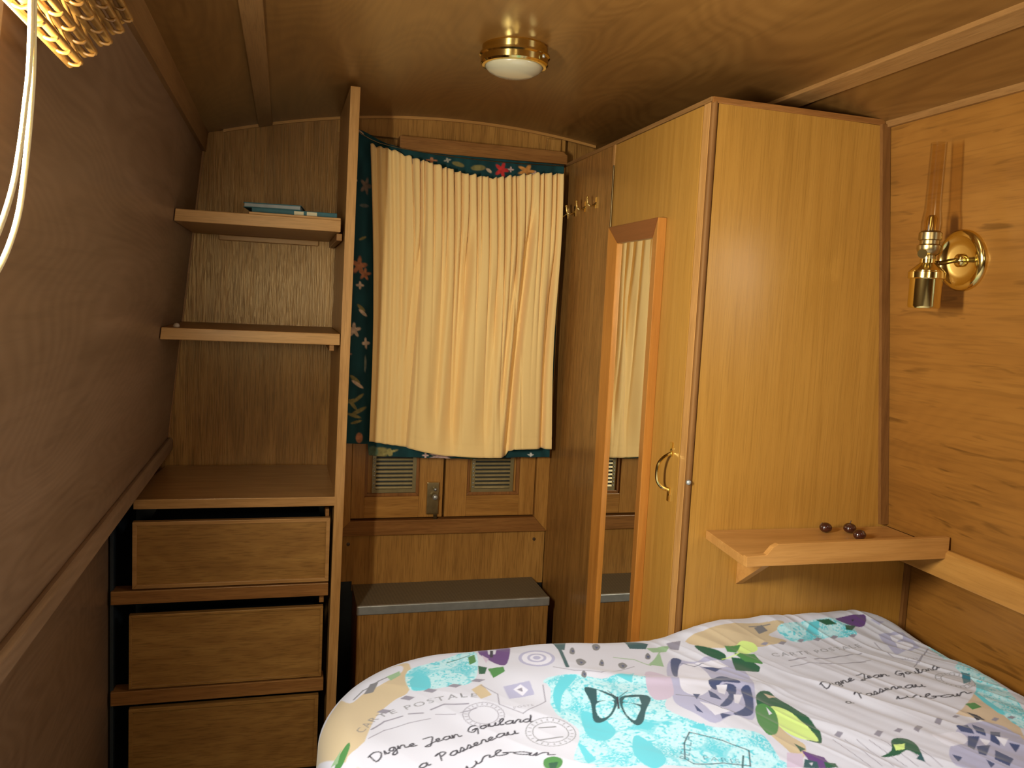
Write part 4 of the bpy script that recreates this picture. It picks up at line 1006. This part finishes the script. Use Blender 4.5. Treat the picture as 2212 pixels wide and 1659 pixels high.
PRINT = [["P",1,[[-542,-1220],[-492,-1224],[-466,-1196],[-428,-1130],[-388,-1086],[-318,-1040],[-286,-1046],[-302,-1154],[-336,-1188],[-374,-1242],[-402,-1332],[-420,-1406]]],["P",0,[[-434,-1106],[-408,-1102],[-368,-1064],[-310,-1042],[-304,-1070],[-346,-1116],[-384,-1142],[-416,-1178]]],["P",1,[[332,-1046],[420,-1030],[574,-1032],[576,-1048],[526,-1072],[560,-1094],[504,-1108],[394,-1100]]],["P",14,[[650,-1286],[768,-1346],[820,-1398],[800,-1472],[742,-1548],[732,-1474],[700,-1430],[656,-1346]]],["P",1,[[336,-1358],[336,-1432],[346,-1472],[312,-1508],[304,-1466],[302,-1426]]],["L",2,[[-294,-1072],[-224,-1048],[-146,-1012],[-158,-1106],[-184,-1152],[-236,-1162],[-272,-1162],[-302,-1152]]],["P",2,[[-292,-1106],[-260,-1104],[-262,-1156],[-290,-1162],[-298,-1148]]],["L",2,[[-40,-1174],[16,-1164],[76,-1190],[126,-1176],[172,-1198],[192,-1252],[152,-1322],[192,-1392],[252,-1414],[284,-1438],[276,-1502],[268,-1522],[-62,-1472],[-48,-1390],[-26,-1338],[-48,-1288],[-48,-1232]]],["L",2,[[558,-1058],[594,-1040],[710,-1036],[748,-1054],[742,-1096],[660,-1090],[580,-1100]]],["L",2,[[876,-1164],[892,-1194],[892,-1316],[836,-1460],[786,-1508],[784,-1444],[790,-1370],[804,-1308],[874,-1258],[850,-1220]]],["P",2,[[-2,-1286],[24,-1300],[38,-1356],[6,-1390],[-18,-1364]]],["P",2,[[58,-1390],[74,-1412],[76,-1480],[40,-1504],[30,-1454]]],["P",2,[[-36,-1220],[0,-1170],[28,-1174],[-18,-1224],[-42,-1282]]],["P",2,[[108,-1182],[160,-1158],[132,-1208]]],["P",2,[[164,-1392],[194,-1388],[190,-1412]]],["P",2,[[-44,-1376],[-38,-1394],[-34,-1448],[-54,-1460]]],["P",2,[[826,-1334],[798,-1392],[790,-1460],[778,-1450],[792,-1380]]],["P",2,[[624,-1070],[656,-1040],[682,-1040],[650,-1078]]],["P",0,[[-418,-1406],[-402,-1334],[-374,-1250],[-336,-1194],[-290,-1168],[-162,-1158],[-38,-1184],[-60,-1280],[-28,-1346],[-70,-1436],[-62,-1472]]],["P",10,[[-372,-1226],[-360,-1216],[-344,-1224],[-356,-1234]]],["P",10,[[-324,-1184],[-312,-1174],[-296,-1184],[-308,-1194]]],["P",10,[[-278,-1166],[-266,-1158],[-250,-1168],[-262,-1176]]],["P",10,[[-230,-1158],[-216,-1150],[-200,-1156],[-214,-1166]]],["P",10,[[-182,-1144],[-168,-1136],[-150,-1142],[-164,-1150]]],["P",1,[[-186,-1176],[-162,-1158],[-152,-1200],[-176,-1214]]],["T",13,15,"CARTE POSTALE",[[-404,-1306],[-374,-1256],[-342,-1236],[-298,-1220],[-252,-1206],[-208,-1202],[-182,-1208]]],["S",10,3.5,[[-388,-1292],[-362,-1262],[-328,-1248]]],["S",10,3.5,[[-316,-1242],[-290,-1242]]],["S",10,3.5,[[-274,-1232],[-246,-1218],[-202,-1222]]],["S",10,2,[[-396,-1326],[-366,-1294],[-322,-1274],[-280,-1262]]],["S",10,2,[[-268,-1248],[-232,-1252]]],["S",10,2,[[-222,-1248],[-190,-1238]]],["R",10,38,20,[-182,-1262],0],["H",11,10,2.6,"Digne Jean Goulard",[[-394,-1396],[-350,-1360],[-294,-1344],[-232,-1320],[-178,-1300],[-134,-1298],[-100,-1300]]],["H",11,10,2.6,"a Passereau",[[-324,-1418],[-278,-1392],[-226,-1362],[-170,-1336],[-134,-1328]]],["H",11,9,2.6,"urban",[[-248,-1426],[-202,-1396],[-160,-1390],[-130,-1402],[-94,-1412]]],["R",13,44,40,[-78,-1338],0],["S",13,3,[[-94,-1320],[-64,-1322]]],["S",13,3,[[-108,-1356],[-62,-1356]]],["S",10,2,[[-164,-1162],[-140,-1200],[-146,-1236],[-110,-1272],[-56,-1238],[-46,-1188]]],["P",4,[[-122,-1174],[-68,-1170],[-70,-1212],[-122,-1220]]],["P",5,[[-106,-1188],[-88,-1176],[-78,-1196],[-94,-1212]]],["P",10,[[-100,-1190],[-88,-1186],[-90,-1200]]],["T",10,7,"POSTE",[[-122,-1256],[-82,-1250]]],["P",9,[[-132,-1008],[-104,-1008],[-66,-1008],[-92,-1090],[-110,-1094],[-128,-1060],[-138,-1030]]],["P",15,[[-134,-1038],[-124,-1060],[-134,-1078]]],["P",0,[[-114,-1004],[-98,-1022],[-106,-1044],[-120,-1040]]],["P",11,[[-112,-1022],[-106,-1026],[-114,-1056],[-120,-1054]]],["P",6,[[-152,-1084],[-136,-1096],[-146,-1120],[-158,-1118]]],["P",7,[[-136,-1102],[-104,-1104],[-106,-1124],[-134,-1140]]],["P",7,[[-164,-1042],[-148,-1032],[-152,-1066],[-168,-1076]]],["S",6,2,[[-212,-1060],[-186,-1048],[-158,-1034]]],["S",13,3,[[-408,-1166],[-388,-1134],[-374,-1124],[-354,-1104],[-312,-1072]]],["P",13,[[-388,-1150],[-372,-1112],[-356,-1110],[-370,-1146]]],["P",17,[[-338,-1088],[-310,-1068],[-310,-1086],[-332,-1108]]],["C",4,38,[-28,-1086]],["C",5,31,[-28,-1086]],["C",4,20,[-28,-1086]],["C",5,14,[-28,-1086]],["C",4,8,[-28,-1086]],["S",18,8,[[40,-1006],[32,-1068],[22,-1136]]],["P",18,[[30,-1008],[64,-1004],[44,-1054],[30,-1050]]],["S",10,2,[[-6,-1130],[30,-1156],[82,-1172],[176,-1122]]],["P",13,[[118,-1026],[132,-1014],[134,-1034],[120,-1052],[112,-1048]]],["P",3,[[122,-1032],[128,-1036],[120,-1046]]],["P",13,[[52,-1104],[66,-1096],[72,-1112],[56,-1132],[48,-1128]]],["P",3,[[58,-1110],[64,-1114],[56,-1124]]],["P",13,[[144,-1112],[158,-1104],[162,-1118],[148,-1134],[140,-1130]]],["P",3,[[150,-1114],[156,-1118],[148,-1128]]],["P",13,[[60,-1046],[68,-1040],[66,-1058],[58,-1074],[50,-1070]]],["P",3,[[60,-1052],[66,-1056],[58,-1066]]],["P",13,[[42,-1166],[48,-1162],[50,-1172],[44,-1182],[38,-1176]]],["P",3,[[44,-1168],[48,-1172],[44,-1176]]],["P",13,[[226,-1070],[234,-1064],[234,-1078],[226,-1090],[218,-1086]]],["P",3,[[226,-1074],[232,-1078],[224,-1086]]],["P",13,[[106,-1104],[114,-1094],[112,-1110],[104,-1128],[96,-1124]]],["P",3,[[106,-1106],[112,-1110],[102,-1122]]],["P",18,[[204,-992],[252,-1026],[236,-1048],[200,-1042]]],["P",17,[[238,-1044],[300,-1042],[278,-1064],[246,-1064]]],["S",17,3,[[146,-1082],[190,-1090],[214,-1120],[276,-1048]]],["P",17,[[212,-1114],[260,-1070],[242,-1128]]],["P",10,[[292,-1034],[324,-1040],[306,-1068],[290,-1058]]],["P",4,[[236,-1152],[276,-1096],[316,-1122],[352,-1114],[398,-1152],[384,-1238],[336,-1328],[294,-1386],[264,-1370],[214,-1392],[192,-1356],[178,-1310],[196,-1254]]],["P",15,[[190,-1150],[220,-1184],[192,-1272],[152,-1284],[152,-1240]]],["P",3,[[274,-1096],[294,-1104],[274,-1132],[238,-1194],[242,-1166]]],["P",5,[[276,-1132],[318,-1138],[298,-1234],[248,-1286],[222,-1280],[222,-1240]]],["P",5,[[314,-1126],[366,-1132],[374,-1164],[328,-1160]]],["P",3,[[320,-1144],[356,-1168],[334,-1178]]],["P",3,[[288,-1232],[334,-1206],[348,-1254],[312,-1244],[284,-1268]]],["P",3,[[308,-1252],[332,-1264],[284,-1328],[254,-1338],[300,-1292]]],["P",3,[[338,-1272],[360,-1272],[310,-1362],[276,-1372],[268,-1364],[308,-1338]]],["P",3,[[228,-1280],[242,-1284],[224,-1304]]],["P",3,[[268,-1268],[274,-1290],[272,-1314],[256,-1298]]],["P",3,[[208,-1322],[208,-1360],[200,-1350]]],["P",3,[[240,-1362],[260,-1370],[234,-1382]]],["P",5,[[296,-1250],[318,-1254],[292,-1290],[284,-1280]]],["P",5,[[310,-1292],[328,-1294],[298,-1330],[292,-1326]]],["P",5,[[224,-1314],[248,-1338],[268,-1356],[226,-1370]]],["S",13,2,[[196,-1274],[226,-1292],[254,-1346],[274,-1362]]],["S",3,2,[[286,-1116],[306,-1140],[332,-1132]]],["P",6,[[344,-1068],[378,-1096],[390,-1122],[374,-1136],[348,-1102]]],["P",8,[[426,-1104],[448,-1086],[474,-1096],[468,-1120],[422,-1130]]],["P",7,[[402,-1094],[440,-1098],[414,-1124],[398,-1114]]],["P",6,[[398,-1132],[430,-1154],[442,-1198],[378,-1186]]],["P",7,[[408,-1124],[454,-1132],[450,-1176],[418,-1156]]],["S",8,2.5,[[376,-1132],[410,-1130],[456,-1110]]],["P",6,[[350,-1306],[384,-1280],[412,-1302],[424,-1360],[416,-1406],[382,-1468],[358,-1456],[340,-1412],[322,-1378]]],["P",8,[[362,-1340],[388,-1354],[392,-1406],[380,-1462],[346,-1444],[336,-1402]]],["P",7,[[332,-1336],[356,-1334],[358,-1366],[322,-1424],[296,-1436],[300,-1394]]],["P",5,[[352,-1340],[352,-1360],[342,-1366]]],["P",14,[[378,-1290],[402,-1302],[378,-1308]]],["P",18,[[30,-1214],[50,-1220],[80,-1252],[74,-1276],[50,-1308],[24,-1324],[12,-1314],[26,-1262]]],["L",2,[[52,-1224],[72,-1252],[74,-1264],[40,-1258]]],["L",2,[[38,-1264],[70,-1266],[50,-1302],[30,-1312],[26,-1294]]],["P",18,[[144,-1272],[130,-1254],[90,-1256],[78,-1278],[72,-1318],[76,-1356],[92,-1352],[114,-1316]]],["L",2,[[124,-1262],[96,-1260],[86,-1272],[116,-1292]]],["L",2,[[110,-1298],[86,-1276],[76,-1312],[80,-1340],[92,-1328]]],["S",11,4,[[82,-1256],[70,-1292]]],["S",11,1.5,[[80,-1256],[72,-1232]]],["S",11,1.5,[[84,-1258],[112,-1236]]],["S",11,2.2,[[110,-1480],[132,-1434],[156,-1406],[204,-1436],[236,-1470],[216,-1508],[172,-1494],[118,-1496],[110,-1480]]],["T",12,17,"BELLA",[[114,-1486],[156,-1418]]],["T",12,12,"PARIS",[[144,-1482],[202,-1500]]],["S",18,3,[[218,-1482],[200,-1510]]],["P",0,[[492,-1108],[742,-1096],[808,-1092],[876,-1162],[844,-1278],[824,-1358],[730,-1422],[670,-1440],[496,-1476],[408,-1452],[412,-1378],[396,-1278],[428,-1194],[478,-1148]]],["P",10,[[488,-1100],[500,-1096],[510,-1100],[498,-1106]]],["P",10,[[530,-1104],[544,-1096],[556,-1098],[540,-1110]]],["P",10,[[584,-1096],[596,-1090],[606,-1094],[592,-1102]]],["P",10,[[628,-1094],[642,-1088],[654,-1090],[638,-1100]]],["P",10,[[674,-1092],[688,-1084],[698,-1090],[684,-1096]]],["P",10,[[722,-1094],[734,-1090],[744,-1094],[732,-1100]]],["T",13,14,"CARTE POSTALE",[[492,-1146],[570,-1150],[648,-1140],[728,-1134]]],["S",10,3.5,[[518,-1166],[562,-1162]]],["S",10,3.5,[[578,-1172],[626,-1170],[704,-1162]]],["S",10,2,[[506,-1190],[552,-1184],[606,-1198],[696,-1202]]],["S",10,2,[[574,-1194],[682,-1204]]],["P",4,[[800,-1098],[866,-1100],[858,-1168],[774,-1188]]],["P",5,[[826,-1108],[850,-1112],[846,-1124],[824,-1132],[846,-1142],[842,-1162],[800,-1172],[816,-1138],[818,-1122]]],["S",10,2,[[766,-1128],[760,-1196],[790,-1238],[870,-1176]]],["S",10,2,[[870,-1176],[766,-1252]]],["T",10,7,"POSTE",[[768,-1216],[804,-1222]]],["H",11,10,2.6,"Digne Jean Goulard",[[518,-1290],[582,-1274],[662,-1272],[724,-1280],[814,-1272]]],["H",11,10,2.6,"a Passereau",[[520,-1356],[590,-1334],[664,-1324],[724,-1332]]],["H",11,9,2.6,"urban",[[632,-1360],[684,-1364],[746,-1382],[788,-1384]]],["R",13,36,36,[800,-1328],0],["P",12,[[842,-1300],[852,-1312],[828,-1340],[800,-1350]]],["P",10,[[422,-1448],[434,-1442],[440,-1450],[426,-1458]]],["P",10,[[490,-1468],[506,-1458],[514,-1464],[494,-1478]]],["P",10,[[534,-1466],[548,-1460],[554,-1466],[540,-1474]]],["P",10,[[570,-1474],[596,-1454],[602,-1462],[572,-1484]]],["P",10,[[632,-1456],[656,-1440],[660,-1448],[636,-1466]]],["P",10,[[684,-1444],[696,-1438],[704,-1442],[690,-1448]]],["P",10,[[750,-1468],[762,-1464],[768,-1470],[756,-1474]]],["P",10,[[782,-1472],[794,-1470],[800,-1476],[790,-1478]]],["S",10,1.3,[[408,-1464],[418,-1550]]],["S",10,1.3,[[432,-1466],[438,-1554]]],["S",10,1.3,[[450,-1474],[456,-1560]]],["S",10,1.3,[[468,-1484],[480,-1562]]],["S",10,1.3,[[490,-1488],[496,-1570]]],["S",10,1.3,[[510,-1494],[514,-1578]]],["S",10,1.3,[[532,-1498],[530,-1586]]],["P",9,[[728,-1038],[808,-1034],[784,-1068],[756,-1064],[740,-1056]]],["P",6,[[736,-1062],[764,-1064],[740,-1082],[728,-1076]]],["P",11,[[764,-1046],[774,-1046],[764,-1052]]],["P",6,[[674,-1036],[706,-1040],[718,-1058],[690,-1054]]],["P",4,[[814,-1052],[848,-1058],[824,-1072]]],["S",13,3,[[494,-1042],[522,-1040],[550,-1038]]],["P",13,[[504,-1046],[530,-1036],[534,-1056],[504,-1068]]],["P",4,[[618,-1518],[662,-1482],[718,-1468],[758,-1492],[742,-1548],[660,-1624],[556,-1602],[568,-1560]]],["P",3,[[660,-1478],[690,-1474],[672,-1508],[656,-1494]]],["P",3,[[700,-1474],[708,-1494],[686,-1520],[678,-1506]]],["P",3,[[658,-1508],[676,-1516],[622,-1558],[624,-1542]]],["P",3,[[710,-1506],[728,-1510],[688,-1548],[684,-1532]]],["P",3,[[644,-1542],[674,-1542],[628,-1578],[620,-1570]]],["P",3,[[708,-1548],[720,-1560],[698,-1572]]],["P",3,[[666,-1560],[670,-1594],[642,-1612],[634,-1590]]],["P",3,[[574,-1560],[584,-1572],[564,-1584]]],["P",3,[[618,-1588],[622,-1602],[606,-1610]]],["P",5,[[594,-1494],[650,-1494],[644,-1522],[596,-1540],[586,-1518]]],["P",5,[[672,-1520],[684,-1532],[664,-1542]]],["P",5,[[700,-1526],[718,-1538],[694,-1552]]],["P",6,[[458,-1526],[484,-1520],[506,-1494],[532,-1492],[540,-1510],[524,-1544],[516,-1548],[508,-1530],[486,-1534]]],["P",8,[[498,-1508],[520,-1510],[506,-1526],[490,-1524]]],["P",18,[[524,-1544],[514,-1566],[506,-1554]]],["P",6,[[330,-1462],[340,-1482],[324,-1490]]],["P",9,[[328,-1486],[356,-1510],[350,-1542],[322,-1534]]],["P",15,[[300,-1486],[326,-1494],[302,-1530],[276,-1522]]],["P",18,[[320,-1508],[336,-1520],[328,-1536],[302,-1530]]],["P",6,[[346,-1524],[364,-1530],[360,-1544],[340,-1538]]],["P",0,[[320,-1520],[328,-1520],[320,-1528]]],["P",11,[[726,-1434],[738,-1448],[740,-1466],[722,-1464]]],["P",7,[[744,-1412],[764,-1414],[764,-1432],[742,-1432]]],["P",7,[[-116,-1420],[-98,-1416],[-88,-1432],[-102,-1454],[-122,-1446]]],["P",6,[[-112,-1432],[-96,-1434],[-106,-1452],[-116,-1450]]],["P",7,[[-458,-1378],[-446,-1354],[-430,-1332],[-428,-1344],[-438,-1374],[-448,-1390]]],["P",17,[[-466,-1366],[-450,-1352],[-442,-1340],[-452,-1374]]]]
mm = lambda ps: [(p[0]/1000, p[1]/1000) for p in ps]
def circle(c, r, n=36, a=1.0): return [(c[0]/1000+r*math.cos(2*PI*i/n), c[1]/1000+a*r*math.sin(2*PI*i/n)) for i in range(n+1)]
def rounded(ps):
    if len(ps) < 5: return ps
    q = ps[-2:]+ps+ps[:3]
    c = catmull([(p[0], p[1], 0) for p in q], 4)
    return [(p.x, p.y) for p in c[8:8+4*len(ps)]]
for it in PRINT:
    k = it[0]; col = PAL_[it[1]]
    if k == 'P': paint_poly(rounded(mm(it[2])), col)
    elif k == 'L': paint_poly(rounded(mm(it[2])), col, True)
    elif k == 'S': paint_stroke(mm(it[3]), it[2]/1000, col)
    elif k == 'C': paint_poly(circle(it[3], it[2]/1000), col)
    elif k == 'R':
        for r_ in (it[2]/1000, it[2]/1000*.72): paint_stroke(circle(it[4], r_), .0016, col, .8)
        for q in range(22):
            a = 2*PI*q/22; r_ = it[2]/1000*.86; c = (it[4][0]/1000+r_*math.cos(a), it[4][1]/1000+r_*math.sin(a))
            paint_stroke([(c[0]-.002*math.cos(a), c[1]-.002*math.sin(a)), (c[0]+.002*math.cos(a), c[1]+.002*math.sin(a))], .002, col, .8)
    elif k == 'T': paint_text(it[3], it[2]/1000, mm(it[4]), col)
    elif k == 'H': paint_hand(it[4], it[2]/1000*.9, it[3]/1000, mm(it[5]), col)
bed = empty('bed', (.25, -1.9, 0), 'built-in double bed base and mattress under the printed duvet', 'bed')
def bed_plan(x0, x1, y0, y1, r):
    return [(x0, y0), (x1, y0), (x1, y1-.06), (x1-.06, y1)]+[(x0+r+r*math.cos(a), y1-r+r*math.sin(a)) for a in [PI/2+PI/2*i/10 for i in range(11)]]
obj('base', prism(bed_plan(-.40, .915, -3.0, -1.08, .26), 2, 0, .34, .004), W['ply_bulkhead'], bed)
MATT = cloth_mat('mattress_ticking', col=(.70, .68, .62))
obj('mattress', prism(bed_plan(-.405, .905, -2.98, -1.06, .26), 2, .341, .515, .02), MATT, bed, smooth=True, auto=40)
PD = duvet_pos(U, V)
duv = grid_mesh('duvet', PD, cloth_mat('printed_cotton', attr='print', weave=600, sheen=.2, bump=.15), None, colors=CAN, thick=.003, loc=(.25, -1.8, .62))
tag(duv, 'white duvet printed with postcards, roses, a butterfly and turquoise lace, spread over the bed', 'duvet')
